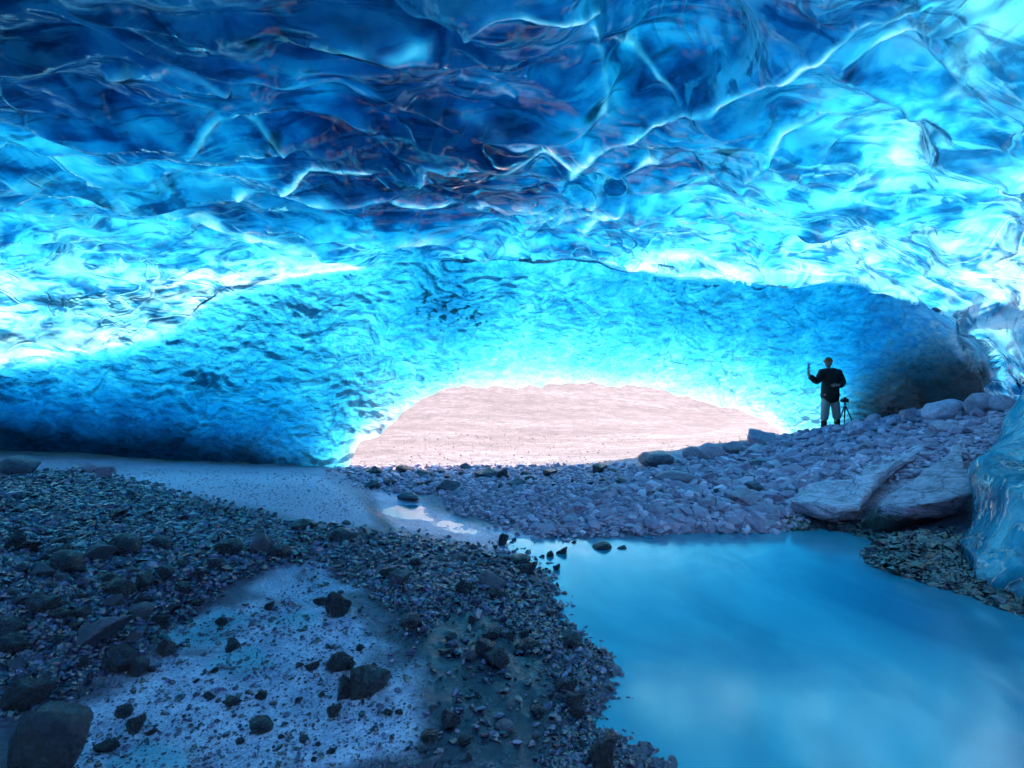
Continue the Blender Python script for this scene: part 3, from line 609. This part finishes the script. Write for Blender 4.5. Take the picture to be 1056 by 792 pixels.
rock(790, 458, 34, 19, ROCK_MID, 'tallest grey boulder on the mound crest left of the person', k=3, name='boulder', cat='boulder')
rock(783, 471, 22, 12, ROCK_PALE, 'pale rounded rock in front of the tallest crest boulder', k=2)
rock(984, 432, 44, 22, ROCK_PALE, 'pale oval boulder in the pile where the mound meets the ice', k=8, name='boulder', cat='boulder')
rock(1018, 428, 36, 26, ROCK_PALE, 'pale blocky boulder at the top of the pile beside the ice', k=5, name='boulder', cat='boulder')
rock(1040, 424, 26, 18, ROCK_PALE, 'pale boulder squeezed between the pile and the ice on the right')
rock(1003, 406, 26, 10, ROCK_MID, 'small grey rock behind the pale pile by the ice')
rock(985, 447, 38, 12, ROCK_PALE, 'flat pale rock under the oval boulder')
rock(945, 435, 24, 16, ROCK_MID, 'grey rock on the crest left of the pale pile')
rock(904, 437, 14, 10, ROCK_PALE, 'small pale rock on the crest right of the tripod')
rock(700, 500, 40, 14, ROCK_MID, 'broad flat grey rock low on the mound')
rock(840, 522, 26, 10, ROCK_MID, 'grey rock at the tip of the long slab')
rock(770, 524, 44, 20, ROCK_MID, 'sloping purple grey slab above the far shore of the pool', k=7)
rock(795, 545, 22, 9, ROCK_MID, 'flat grey stone at the water line below the sloping slab')

# the two long slabs and the block by the ice (own shapes, polygon plan with thickness)
def slab(name, top, drop, mat, label, cat='boulder', seed=1, n=26):
    """top: outline of the upper face as world points; drop(vec) the lower face offset"""
    bm = bmesh.new(); vt = [bm.verts.new(p) for p in top]
    vb = [bm.verts.new((p[0]+drop[0]+.1*random.uniform(-1, 1), p[1]+drop[1], p[2]+drop[2]*random.uniform(.8, 1.1))) for p in top]
    bm.faces.new(vt); bm.faces.new(vb[::-1]); k = len(top)
    for a in range(k): bm.faces.new((vt[a], vb[a], vb[(a+1) % k], vt[(a+1) % k]))
    bmesh.ops.recalc_face_normals(bm, faces=bm.faces)
    bmesh.ops.bevel(bm, geom=bm.edges[:]+bm.verts[:], offset=.09, segments=3, profile=.5, affect='EDGES')
    bmesh.ops.triangulate(bm, faces=bm.faces[:])
    for _ in range(6):
        long = [e for e in bm.edges if e.calc_length() > .11]
        if not long: break
        bmesh.ops.subdivide_edges(bm, edges=long, cuts=1); bmesh.ops.triangulate(bm, faces=[f for f in bm.faces if len(f.verts) > 3])
    bm.verts.ensure_lookup_table(); v = np.array([q.co[:] for q in bm.verts])
    d = .06*fbm(v*np.array([1.5, 1.5, 3])+seed, 5)+.03*ridged(v*np.array([1, 1, 7])+seed, 2)-.02
    bm.normal_update()
    for q, dd in zip(bm.verts, d): q.co += q.normal*float(dd)
    bm.normal_update()
    o = bm_obj(name, bm, mat, None, True); o.data.set_sharp_from_angle(angle=R(38)); return tag(o, label, cat)
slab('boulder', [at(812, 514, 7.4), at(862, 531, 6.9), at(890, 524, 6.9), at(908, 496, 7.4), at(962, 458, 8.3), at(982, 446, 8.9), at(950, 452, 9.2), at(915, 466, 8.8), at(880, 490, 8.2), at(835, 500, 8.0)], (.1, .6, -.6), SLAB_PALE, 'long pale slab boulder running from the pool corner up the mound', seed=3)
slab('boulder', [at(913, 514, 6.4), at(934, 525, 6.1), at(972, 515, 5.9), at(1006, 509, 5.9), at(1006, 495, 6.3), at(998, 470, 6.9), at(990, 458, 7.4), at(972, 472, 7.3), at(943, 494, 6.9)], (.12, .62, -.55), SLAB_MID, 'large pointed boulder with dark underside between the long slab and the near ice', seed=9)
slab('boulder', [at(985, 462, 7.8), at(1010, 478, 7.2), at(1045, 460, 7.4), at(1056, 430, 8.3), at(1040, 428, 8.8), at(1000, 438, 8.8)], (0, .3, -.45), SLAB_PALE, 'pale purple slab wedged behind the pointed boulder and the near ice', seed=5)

# groups of look-alike rocks
def scatter_rocks(n, poly, wr, hr, mats, label, group, pw=1.6, **kw):
    xs = [p[0] for p in poly]; ys = [p[1] for p in poly]; c = 0; tries = 0
    while c < n and tries < n*40:
        tries += 1
        px = random.uniform(min(xs), max(xs)); py = random.uniform(min(ys), max(ys))
        if not poly_mask(np.array([px]), np.array([py]), poly)[0]: continue
        w = wr[0]+(wr[1]-wr[0])*random.random()**pw
        if any(abs(px-a) < (w+b_)*.36 and abs(py-b) < (w+b_)*.2 for a, b, b_ in PLACED): continue
        rock(px, py, w, w*random.uniform(*hr), random.choice(mats), label, group, **kw); c += 1
scatter_rocks(60, [(0, 560), (120, 560), (200, 570), (270, 565), (220, 600), (190, 640), (120, 680), (60, 715), (0, 740)], (13, 34), (.4, .75), [ROCK_DARK, ROCK_DARK, ROCK_BLUE], 'dark wet angular rock of the bank of gravel on the left', 'dark rocks of the left gravel bank')
scatter_rocks(26, [(130, 700), (330, 600), (420, 680), (420, 790), (110, 790)], (6, 18), (.4, .7), [ROCK_DARK], 'small black stone lying scattered on the pale wet flat', 'stones strewn over the wet flat')
scatter_rocks(40, [(300, 545), (480, 560), (560, 600), (580, 650), (610, 700), (600, 790), (430, 790), (440, 690), (400, 620), (330, 585)], (10, 30), (.35, .7), [ROCK_DARK, ROCK_DARK, ROCK_BLUE], 'dark wet stone of the spit between the flat and the pool', 'dark stones of the spit')
scatter_rocks(16, [(490, 560), (560, 560), (650, 560), (640, 590), (560, 600)], (4, 10), (.4, .7), [ROCK_DARK], 'tiny dark stone in the shallow head of the pool', 'tiny stones at the pool head', sink=.05)
scatter_rocks(30, [(350, 484), (640, 486), (640, 502), (540, 506), (380, 505)], (8, 22), (.4, .6), [ROCK_BLUE, ROCK_DARK], 'dark rock in the row under the pink slope', 'dark rocks along the opening')
scatter_rocks(50, [(560, 545), (640, 500), (760, 478), (840, 470), (830, 505), (800, 540)], (8, 22), (.35, .65), [ROCK_MID, ROCK_MID, ROCK_BLUE, ROCK_PALE], 'purple grey rock low on the gravel mound', 'rocks on the lower mound')
scatter_rocks(36, [(760, 460), (850, 446), (950, 434), (985, 445), (900, 470), (800, 482)], (7, 16), (.4, .7), [ROCK_MID, ROCK_PALE], 'purple grey rock high on the gravel mound', 'rocks on the upper mound')

tick('rocks')
# fine gravel: one mesh of tens of thousands of pebbles
def ico(sub=1):
    bm = bmesh.new(); bmesh.ops.create_icosphere(bm, subdivisions=sub, radius=1); v = np.array([x.co[:] for x in bm.verts]); f = np.array([[q.index for q in x.verts] for x in bm.faces]); bm.free(); return v, f
IV, IF = ico(1)
def pebbles(name, x, y, size, mat, lift=.25):
    n = len(x); z = ground(x, y)
    rot = rng.normal(size=(n, 4)); rot /= np.linalg.norm(rot, axis=1)[:, None]
    w, a, b, c = rot.T
    M = np.stack([1-2*(b*b+c*c), 2*(a*b-c*w), 2*(a*c+b*w), 2*(a*b+c*w), 1-2*(a*a+c*c), 2*(b*c-a*w), 2*(a*c-b*w), 2*(b*c+a*w), 1-2*(a*a+b*b)], 1).reshape(n, 3, 3)
    sh = rng.uniform(.35, 1.0, size=(n, 3)); sh[:, 0] = 1
    jit = 1+rng.normal(0, .2, size=(n, len(IV), 1))
    v = IV[None]*jit*sh[:, None]*size[:, None, None]
    v = np.einsum('nij,nkj->nki', M, v); v[:, :, 2] *= .7
    v += np.stack([x, y, z+size*lift], 1)[:, None]
    f = IF[None]+(np.arange(n)*len(IV))[:, None, None]
    me = np_mesh(name, v.reshape(-1, 3), f.reshape(-1, 3), False)
    attr(me, 'tone', np.repeat(rng.random(n), len(IV))); me.materials.append(mat)
    return link(bpy.data.objects.new(name, me))
def peb_mat(name, c0, c1, rough):
    m = NT(name); t = m.attrib('tone'); tc = m.n('TexCoord').outputs['Object']; nn = m.n('TexNoise', Vector=tc, Scale=60., Detail=4.)
    c = m.ramp(t, [(0, c0), (.65, tuple(.3*q+.7*w for q, w in zip(c1, c0))), (.9, tuple(.6*q+.4*w for q, w in zip(c1, c0))), (1, c1)]); c = m.mixc(m.math('MULTIPLY', nn.outputs[0], .6), c, tuple(q*.5 for q in c0))
    return m.surf(m.n('BsdfPrincipled', Base_Color=c, Roughness=rough, Specular_IOR_Level=(1.0 if rough < .3 else .5), Normal=m.n('Bump', Strength=.5, Distance=.01, Height=nn.outputs[0])))
def scat(n, poly, smin, smax, pw=3.0, clump=.0):
    xs = [p[0] for p in poly]; ys = [p[1] for p in poly]
    px = rng.uniform(min(xs), max(xs), n*4); py = rng.uniform(min(ys), max(ys), n*4); k = poly_mask(px, py, poly); px, py = px[k][:n], py[k][:n]
    if clump:
        q = fbm(np.stack([px/45, py/22, 0*px], 1), 3); k = rng.random(len(px)) < sst(-.35, .25, q)*clump+(1-clump); px, py = px[k], py[k]
    px = px+rng.normal(0, 9, len(px)); py = np.maximum(py+rng.normal(0, 4, len(px))*np.clip((py-440)/150, .2, 1.6), 425)
    x, y, z = hit(px, py); s = (smin+(smax-smin)*rng.random(len(x))**pw)*y/F
    k = (y < 30) & ((z > -.045)); return x[k], y[k], s[k]
GD = peb_mat('dark_wet_pebbles', (.006, .006, .020), (.15, .13, .33), .13); GX = peb_mat('black_shore_pebbles', (.003, .004, .010), (.05, .045, .11), .22); GM = peb_mat('grey_pebbles', (.27, .205, .34), (.82, .66, .92), .6)
def gravel(name, sets, mat, label):
    q = [scat(*a) for a in sets]; o = pebbles(name, *[np.concatenate([a[i] for a in q]) for i in range(3)], mat)
    return tag(o, label, 'gravel', kind='stuff')
gravel('gravel', [(16000, [(0, 495), (150, 510), (330, 548), (300, 575), (230, 600), (190, 640), (120, 680), (60, 715), (0, 740)], .9, 6.5, 3.2), (7000, [(0, 484), (100, 486), (250, 525), (330, 550), (150, 560), (0, 540)], .8, 4, 2.5),
                  (9000, [(330, 540), (480, 560), (545, 590), (580, 630), (615, 680), (600, 740), (640, 800), (560, 800), (590, 730), (560, 660), (480, 620), (430, 650), (400, 620), (300, 570)], .8, 5.5, 3.4, .5), (900, SLICK, .8, 7, 3.5, .8), (2600, [(505, 560), (560, 562), (600, 625), (640, 690), (645, 740), (690, 800), (610, 800), (590, 700), (540, 620)], .7, 4, 3, .6),
                  (6000, [(60, 800), (60, 700), (190, 655), (330, 590), (420, 660), (430, 800)], .35, 1.8, 2.0, .5), (4500, [(60, 800), (60, 700), (190, 655), (330, 590), (420, 660), (430, 800)], .6, 4.5, 5.0, .85)], GD, 'dark wet gravel covering the left bank and the spit')
gravel('wet_shore_gravel', [(9000, [(815, 530), (860, 535), (930, 548), (1000, 555), (1056, 575), (1100, 660), (980, 612), (900, 584), (835, 552)], 1.2, 5.2, 2.2), (450, [(830, 540), (930, 552), (1000, 560), (1056, 575), (1100, 660), (980, 605), (900, 578), (845, 552)], 4, 9, 2.0)], GX, 'small glinting wet pebbles along the right shore of the pool')
gravel('mound_gravel', [(1500, [(560, 548), (640, 500), (760, 474), (850, 448), (960, 428), (1020, 420), (980, 470), (900, 480), (830, 510), (800, 545)], 4, 11, 2), (15000, [(440, 500), (640, 492), (760, 466), (850, 440), (960, 420), (1040, 405), (1056, 450), (980, 480), (900, 500), (830, 530), (810, 546), (560, 552), (470, 525)], .8, 5.5, 2.4),
                        (2500, [(345, 482), (650, 480), (650, 500), (560, 510), (390, 508)], .8, 5, 2), (3500, [(80, 482), (340, 486), (385, 540), (250, 530)], .35, 1.2, 2, .6), (500, [(80, 482), (340, 486), (385, 540), (250, 530)], .5, 1.8, 3)], GM, 'purple grey gravel of the mound and the beach')
PO = peb_mat('pink_pebbles', (.16, .12, .13), (.32, .25, .265), .8)
ox = rng.uniform(-8, 8, 3500); oy = 12.3+5*rng.random(3500)**2; osz = (.25+.9*rng.random(3500)**4)*oy/F
tag(pebbles('slope_stones', ox, oy, osz, PO), 'pale pinkish stones strewn over the sunlit slope outside', 'stones', kind='stuff')

# ------------------------------------------------------------------ near ice foot at the right edge
def ice_foot():
    # rows go up; each row a curve from the far visible edge round to beyond the frame
    nu, nv = 150, 170
    prof = [(1016, 665, 5.0), (1008, 618, 5.1), (1000, 586, 5.2), (996, 562, 5.35), (1008, 540, 5.55), (1008, 512, 5.7), (1002, 492, 5.85), (1008, 472, 6.0), (1030, 448, 6.1), (1048, 424, 6.2), (1062, 395, 6.2), (1090, 350, 6.0), (1130, 280, 5.6)]
    t = np.linspace(0, len(prof)-1, nv); prof = np.array(prof)
    ex = np.interp(t, range(len(prof)), prof[:, 0]); ey = np.interp(t, range(len(prof)), prof[:, 1]); eY = np.interp(t, range(len(prof)), prof[:, 2])
    k = np.exp(-np.linspace(-2, 2, 15)**2); k /= k.sum()
    sm = lambda a: np.convolve(np.pad(a, 7, 'edge'), k, 'valid'); ex, ey, eY = sm(ex), sm(ey), sm(eY)
    E = np.stack([(ex-CX)/F*eY, eY, CAMZ-(ey-CY)/F*eY], 1)
    u = np.linspace(0, 1, nu)
    V = np.zeros((nu, nv, 3)); a = u*2*math.pi
    # closed tube: section goes from the edge toward the camera-right (near face) and back behind
    near = np.array([1.5, -2.6, 0]); cen = E+np.array([1.7, -1.0, .0])
    for i_, aa in enumerate(a):
        c, s = math.cos(aa), math.sin(aa)
        off = np.array([-1.7*c*1.0+ (-.55)*s, 1.0*c-1.15*s, 0])
        V[i_] = cen+off
    # edge point at aa=0
    P = V.reshape(-1, 3)
    Nn = (P-np.repeat(cen[None], nu, 0).reshape(-1, 3)); Nn[:, 2] = 0; Nn /= np.linalg.norm(Nn, axis=1)[:, None]
    w_ = np.stack([perlin(P*1.4), perlin(P*1.4+9), perlin(P*1.4+19)], 1)
    q = P+.25*w_
    d = .09*fbm(q*.9, 2)+.05*(ridged(q*np.array([1.3, 1.3, .6])+4, 1)-.6)
    P = P+Nn*d[:, None]
    f = grid_faces(nu-1, nv, True) if False else None
    P = P.reshape(nu, nv, 3)[:-1]; n2 = nu-1
    V = P.reshape(-1, 3); F_ = grid_faces(n2, nv, True)
    return V, F_, n2, nv
V, F_, n2, nv = ice_foot()
cb = V.reshape(n2, nv, 3)[:, 0].mean(0); ct = V.reshape(n2, nv, 3)[:, -1].mean(0)
nb = len(V); V = np.vstack([V, [cb, ct]])
ii = np.arange(n2); jj = (ii+1) % n2
tri = np.vstack([np.stack([ii*nv, jj*nv, jj*0+nb], 1), np.stack([jj*nv+nv-1, ii*nv+nv-1, jj*0+nb+1], 1)])
bm = bmesh.new()
me = bpy.data.meshes.new('ice_foot'); me.from_pydata(V.tolist(), [], F_.tolist()+tri.tolist()); me.update()
me.polygons.foreach_set('use_smooth', [True]*len(me.polygons))
bm.from_mesh(me); bmesh.ops.recalc_face_normals(bm, faces=bm.faces); bm.to_mesh(me); bm.free()
m = NT('clear_blue_ice'); tc = m.n('TexCoord').outputs['Object']
mp = m.n('Mapping', Vector=tc, Scale=(1.2, 1.2, .8), Rotation=(0, .5, 0))
n1 = m.n('TexNoise', Vector=mp.outputs[0], Scale=1.5, Detail=6.0, Roughness=.5, Distortion=1.2); n2_ = m.n('TexNoise', Vector=mp.outputs[0], Scale=7., Detail=3.0, Distortion=1.)
pf = m.math('PINGPONG', m.math('MULTIPLY', n1.outputs[0], 13.0), 1.0); sf = m.ramp(pf, [(.8, 0.0), (.97, 1.0)])
hgt = m.math('ADD', m.math('ADD', n1.outputs[0], m.math('MULTIPLY', n2_.outputs[0], .26)), m.math('MULTIPLY', sf, .10)); bp = m.n('Bump', Strength=.8, Distance=.16, Height=hgt)
c = m.ramp(n1.outputs[0], [(.34, (.004, .07, .17)), (.5, (.01, .34, .58)), (.62, (.22, .66, .85))]); c = m.mixc(m.math('MULTIPLY', sf, .5), c, (.8, .88, .95))
tr = m.n('BsdfTranslucent', Color=c, Normal=bp); df = m.n('BsdfDiffuse', Color=c, Normal=bp); gl = m.n('BsdfGlossy', Roughness=.06, Normal=bp)
mx = m.n('MixShader', Fac=.6, i1=tr, i2=df); fr = m.n('Fresnel', IOR=1.5, Normal=bp)
me.materials.append(m.surf(m.n('MixShader', Fac=fr.outputs[0], i1=mx, i2=gl)))
link(bpy.data.objects.new('ice_foot', me), cave)

tick('gravel')
# ------------------------------------------------------------------ person
JACKET = plain('black_jacket_cloth', (.004, .004, .005), .8); TROUS = plain('pale_grey_trousers', (.30, .27, .27), .85); BOOT = plain('black_boots', (.01, .01, .012), .6)
SKIN = plain('skin', (.42, .24, .17), .55, .08); HAT = plain('orange_knit_hat', (.95, .10, .01), .9, .2, 90); DARKM = plain('black_plastic', (.015, .015, .018), .35); PHONE = plain('phone_white', (.7, .7, .72), .3); GLOVE = SKIN
def skin_obj(name, verts, edges, radii, mat, parent, sub=2, flat=None):
    me = bpy.data.meshes.new(name); me.from_pydata(verts, edges, []); o = bpy.data.objects.new(name, me); link(o, parent)
    md = o.modifiers.new('s', 'SKIN'); md.use_smooth_shade = True
    sv = me.skin_vertices[0].data
    for i_, r_ in enumerate(radii):
        sv[i_].radius = r_ if isinstance(r_, tuple) else (r_, r_)
    sv[0].use_root = True
    sm_ = o.modifiers.new('u', 'SUBSURF'); sm_.levels = sub; sm_.render_levels = sub
    me.materials.append(mat); return o
fx, fy, fz = 0, 0, 0
fx = (856-CX)/F*13.7; fy = 13.7; fz = CAMZ-(441-CY)/F*13.7-.09
per = empty('person', (fx, fy, fz)); tag(per, 'person in black jacket and orange hat raising a phone on the gravel mound', 'person')
# local axes: x right in the picture, -y toward the camera. body faces left / slightly to the camera
# body (skin): legs, torso, neck, arms
vb = [(0, 0, .93), (0, 0, 1.12), (0, .0, 1.32), (-.01, 0, 1.45), (-.03, 0, 1.54),                      # pelvis, waist, chest, upper, neck
      (-.09, 0, .88), (-.12, -.01, .48), (-.13, .03, .08), (-.19, -.03, .04),                            # left-picture leg
      (.10, 0, .88), (.14, 0, .50), (.20, .05, .12), (.15, -.02, .08),
      (-.19, 0, 1.42), (-.33, -.02, 1.17), (-.55, -.06, 1.37), (-.56, -.06, 1.45),                          # raised arm
      (.18, 0, 1.42), (.27, -.02, 1.16), (.08, -.20, 1.10), (.0, -.23, 1.11)]
eb = [(0, 1), (1, 2), (2, 3), (3, 4), (0, 5), (5, 6), (6, 7), (7, 8), (0, 9), (9, 10), (10, 11), (11, 12), (3, 13), (13, 14), (14, 15), (15, 16), (3, 17), (17, 18), (18, 19), (19, 20)]
rb_ = [(.12, .09), (.12, .09), (.15, .10), (.12, .09), .055, .09, .06, .045, .035, .09, .06, .045, .035, .07, .05, .038, .03, .07, .05, .038, .03]
skin_obj('body', vb, eb, rb_, SKIN, per)
# jacket over torso and arms, with hood/backpack bulk
vj = [(.0, 0, .66), (0, 0, .92), (.005, .0, 1.15), (.01, .01, 1.32), (0, .01, 1.44), (-.02, 0, 1.51),
      (-.19, 0, 1.42), (-.33, -.02, 1.17), (-.53, -.06, 1.35), (.20, .01, 1.41), (.30, -.01, 1.15), (.11, -.19, 1.10)]
ej = [(0, 1), (1, 2), (2, 3), (3, 4), (4, 5), (4, 6), (6, 7), (7, 8), (4, 9), (9, 10), (10, 11)]
rj = [.225, .22, .205, .205, .135, .09, .10, .09, .07, .105, .10, .075]
skin_obj('jacket', vj, ej, rj, JACKET, per)
vt = [(0, 0, .90), (-.09, 0, .84), (-.12, -.01, .50), (-.13, .03, .24), (.10, 0, .84), (.14, 0, .52), (.19, .04, .28)]
skin_obj('trousers', vt, [(0, 1), (1, 2), (2, 3), (0, 4), (4, 5), (5, 6)], [.12, .115, .105, .095, .115, .105, .095], TROUS, per)
for sx, p0, p1, p2 in ((0, (-.13, .03, .30), (-.13, .03, .07), (-.22, -.06, .045)), (1, (.19, .04, .34), (.205, .05, .12), (.13, -.03, .09))):
    skin_obj('boot', [p0, p1, p2], [(0, 1), (1, 2)], [.075, .07, .045], BOOT, per)
# head with face, turned left towards the phone
def head_mesh():
    bm = bmesh.new(); bmesh.ops.create_uvsphere(bm, u_segments=28, v_segments=20, radius=1)
    for v in bm.verts:
        x, y, z = v.co; 
        w = 1-.28*max(0, -z)**1.3
        v.co = (x*.078*w, y*.098*w, z*.122)
        if y < -.5 and abs(z) < .95:                                   # face side (-y)
            ex = math.exp(-((abs(x)-.38)/.16)**2-((z-.05)/.14)**2); v.co.y += .012*ex
            no = math.exp(-(x/.14)**2-((z+.22)/.22)**2); v.co.y -= .022*no
            mo = math.exp(-(x/.3)**2-((z+.52)/.07)**2); v.co.y -= .006*mo
            v.co.y -= .008*math.exp(-(x/.3)**2-((z+.85)/.12)**2)
    return bm
hd = bm_obj('head', head_mesh(), SKIN, per, True); hd.location = (-.045, -.01, 1.645); hd.rotation_euler = (.0, 0, R(-55))
def ball(name, loc, sc, mat, parent, seg=12):
    bm = bmesh.new(); bmesh.ops.create_uvsphere(bm, u_segments=seg, v_segments=seg-2, radius=1)
    for v in bm.verts: v.co = (v.co.x*sc[0]+loc[0], v.co.y*sc[1]+loc[1], v.co.z*sc[2]+loc[2])
    return bm_obj(name, bm, mat, parent, True)
for s in (-1, 1):
    ball('eye', (s*.03, -.083, .008), (.011, .009, .008), DARKM, hd); ball('ear', (s*.077, .005, -.005), (.011, .022, .032), SKIN, hd)
bm = bmesh.new(); bmesh.ops.create_uvsphere(bm, u_segments=28, v_segments=18, radius=1)
bmesh.ops.delete(bm, geom=[v for v in bm.verts if v.co.z < -.05], context='VERTS')
for v in bm.verts:
    a = math.atan2(v.co.y, v.co.x); rib = 1+.012*math.cos(a*14); cuff = 1.09 if v.co.z < .2 else 1
    v.co = (v.co.x*.090*rib*cuff, v.co.y*.110*rib*cuff, v.co.z*.112+.030)
bm_obj('hat', bm, HAT, hd, True)
# hands: palm + five fingers each
def hand(name, loc, rot, parent, curl=.6):
    o = empty(name, loc); o.parent = parent; COL.objects  # placeholder
    return o
def hand_obj(name, origin, fwd_, side, nrm, curl, mat, parent):
    """origin wrist; fwd along the palm; side towards the thumb; nrm = palm facing"""
    f = Vector(fwd_).normalized(); s = Vector(side).normalized(); n_ = Vector(nrm).normalized(); o0 = Vector(origin)
    verts = [o0, o0+f*.045, o0+f*.085]; edges = [(0, 1), (1, 2)]; rad = [(.022, .018), (.036, .018), (.036, .016)]
    for k_, (so, ln) in enumerate(((.030, .075), (.010, .083), (-.010, .077), (-.029, .06))):
        b = o0+f*.085+s*so; d1 = (f*math.cos(curl)+n_*math.sin(curl)); d2_ = (f*math.cos(curl*2)+n_*math.sin(curl*2))
        i0 = len(verts); verts += [b, b+d1*ln*.5, b+d1*ln*.5+d2_*ln*.5]; edges += [(2, i0), (i0, i0+1), (i0+1, i0+2)]; rad += [.010, .009, .0075]
    i0 = len(verts); b = o0+f*.03+s*.03; verts += [b, b+(f+s).normalized()*.035+n_*.012, b+(f*1.4+s).normalized()*.06+n_*.03]; edges += [(1, i0), (i0, i0+1), (i0+1, i0+2)]; rad += [.013, .011, .009]
    return skin_obj(name, [tuple(v) for v in verts], edges, rad, mat, parent, 1)
hand_obj('hand', (-.555, -.06, 1.41), (-.02, 0, 1), (1, 0, 0), (0, -1, 0), .55, SKIN, per)
hand_obj('hand', (.06, -.215, 1.10), (-1, -.1, .05), (0, -.3, 1), (0, 1, -.1), .5, SKIN, per)
def box_bm(sx, sy, sz, bev=.004):
    bm = bmesh.new(); bmesh.ops.create_cube(bm, size=1)
    for v in bm.verts: v.co = (v.co.x*sx, v.co.y*sy, v.co.z*sz)
    bmesh.ops.bevel(bm, geom=bm.edges[:], offset=bev, segments=2, affect='EDGES'); return bm
skin_obj('backpack', [(.10, .17, 1.02), (.11, .19, 1.20), (.10, .17, 1.38)], [(0, 1), (1, 2)], [(.15, .12), (.17, .13), (.13, .10)], plain('black_backpack', (.008, .008, .010), .7), per)
ph = empty('phone', (fx-.56, fy-.085, fz+1.55)); ph.rotation_euler = (0, R(6), R(20)); tag(ph, 'small pale phone held up in the raised hand of the person', 'phone')
bm_obj('case', box_bm(.075, .010, .15), PHONE, ph); sc_ = bm_obj('screen', box_bm(.066, .002, .135, .0008), DARKM, ph); sc_.location = (0, .0062, 0)

# tripod with camera
def rod(bm, a, b, r0, r1=None, seg=10):
    a, b = Vector(a), Vector(b); d = b-a; r1 = r0 if r1 is None else r1
    mt = Matrix.Translation((a+b)/2) @ d.to_track_quat('Z', 'Y').to_matrix().to_4x4()
    bmesh.ops.create_cone(bm, cap_ends=True, segments=seg, radius1=r0, radius2=r1, depth=d.length, matrix=mt)
tx, ty = (871.5-CX)/F*13.6, 13.6; tz = float(ground([tx], [ty])[0])
tp = empty('tripod', (tx, ty, tz)); tp.scale = (.85, .85, .86); tag(tp, 'black camera tripod standing beside the person on the mound', 'tripod')
for a in (-2.2, -.1, 1.9):
    bm = bmesh.new(); e = Vector((.26*math.cos(a), .26*math.sin(a), -.04)); t0 = Vector((.03*math.cos(a), .03*math.sin(a), .50)); md = t0.lerp(e, .5)
    rod(bm, t0, md, .019); rod(bm, md, e, .014, .011); rod(bm, md+(t0-md)*.06, md-(t0-md)*.06, .024); bm_obj('leg', bm, DARKM, tp)
bm = bmesh.new(); rod(bm, (0, 0, .38), (0, 0, .58), .017); rod(bm, (0, 0, .48), (0, 0, .53), .045); bm_obj('centre_column', bm, DARKM, tp)
bm = bmesh.new(); rod(bm, (0, 0, .57), (0, 0, .63), .032, .028); rod(bm, (0, 0, .60), (.15, .05, .55), .009); bm_obj('tripod_head', bm, DARKM, tp)
cm = empty('camera', (tx, ty, tz+.546)); cm.rotation_euler.z = R(-60); tag(cm, 'black camera mounted on the tripod', 'camera')
b_ = bm_obj('camera_body', box_bm(.15, .07, .10, .012), DARKM, cm); b_.location = (0, 0, .05)
b_ = bm_obj('viewfinder_hump', box_bm(.055, .055, .035, .01), DARKM, cm); b_.location = (0, 0, .113)
bm = bmesh.new(); rod(bm, (0, -.03, .05), (0, -.14, .05), .037, .041, 24); bm_obj('lens', bm, DARKM, cm)

# ------------------------------------------------------------------ light, world, camera
wd = bpy.data.worlds.new('World'); scene.world = wd; wd.use_nodes = True; nt = wd.node_tree; nt.nodes.clear()
sky = nt.nodes.new('ShaderNodeTexSky'); sky.sky_type = 'NISHITA'; sky.sun_disc = False; sky.sun_elevation = R(SUN_EL); sky.sun_rotation = R(SUN_AZ); sky.dust_density = 3.0; sky.air_density = .7
bg = nt.nodes.new('ShaderNodeBackground'); bg.inputs[1].default_value = .12; wo = nt.nodes.new('ShaderNodeOutputWorld')
nt.links.new(sky.outputs[0], bg.inputs[0]); nt.links.new(bg.outputs[0], wo.inputs[0])
sl = bpy.data.lights.new('sun', 'SUN'); sl.energy = 5.0; sl.angle = R(1.0); sl.color = (1, .93, .90)
so = bpy.data.objects.new('sun', sl); link(so); so.rotation_euler = Vector(SD).to_track_quat('Z', 'Y').to_euler()
cd_ = bpy.data.cameras.new('main_camera'); cd_.sensor_width = 36; cd_.lens = 20.0; cd_.clip_end = 3000; cd_.clip_start = .05
co_ = bpy.data.objects.new('main_camera', cd_); link(co_); co_.location = (0, 0, CAMZ); co_.rotation_euler = (R(90), 0, 0); scene.camera = co_
scene.view_settings.view_transform = 'Standard'; scene.view_settings.look = 'None'; scene.view_settings.exposure = 1.5; scene.view_settings.gamma = 1
scene.render.engine = 'CYCLES'; cy_ = scene.cycles; cy_.max_bounces = 5; cy_.diffuse_bounces = 2; cy_.glossy_bounces = 2; cy_.use_adaptive_sampling = True; cy_.adaptive_threshold = .07; cy_.adaptive_min_samples = 16; cy_.transmission_bounces = 4; cy_.transparent_max_bounces = 8; cy_.volume_bounces = 0
cy_.sample_clamp_indirect = 6
print('rocks', NROCK)
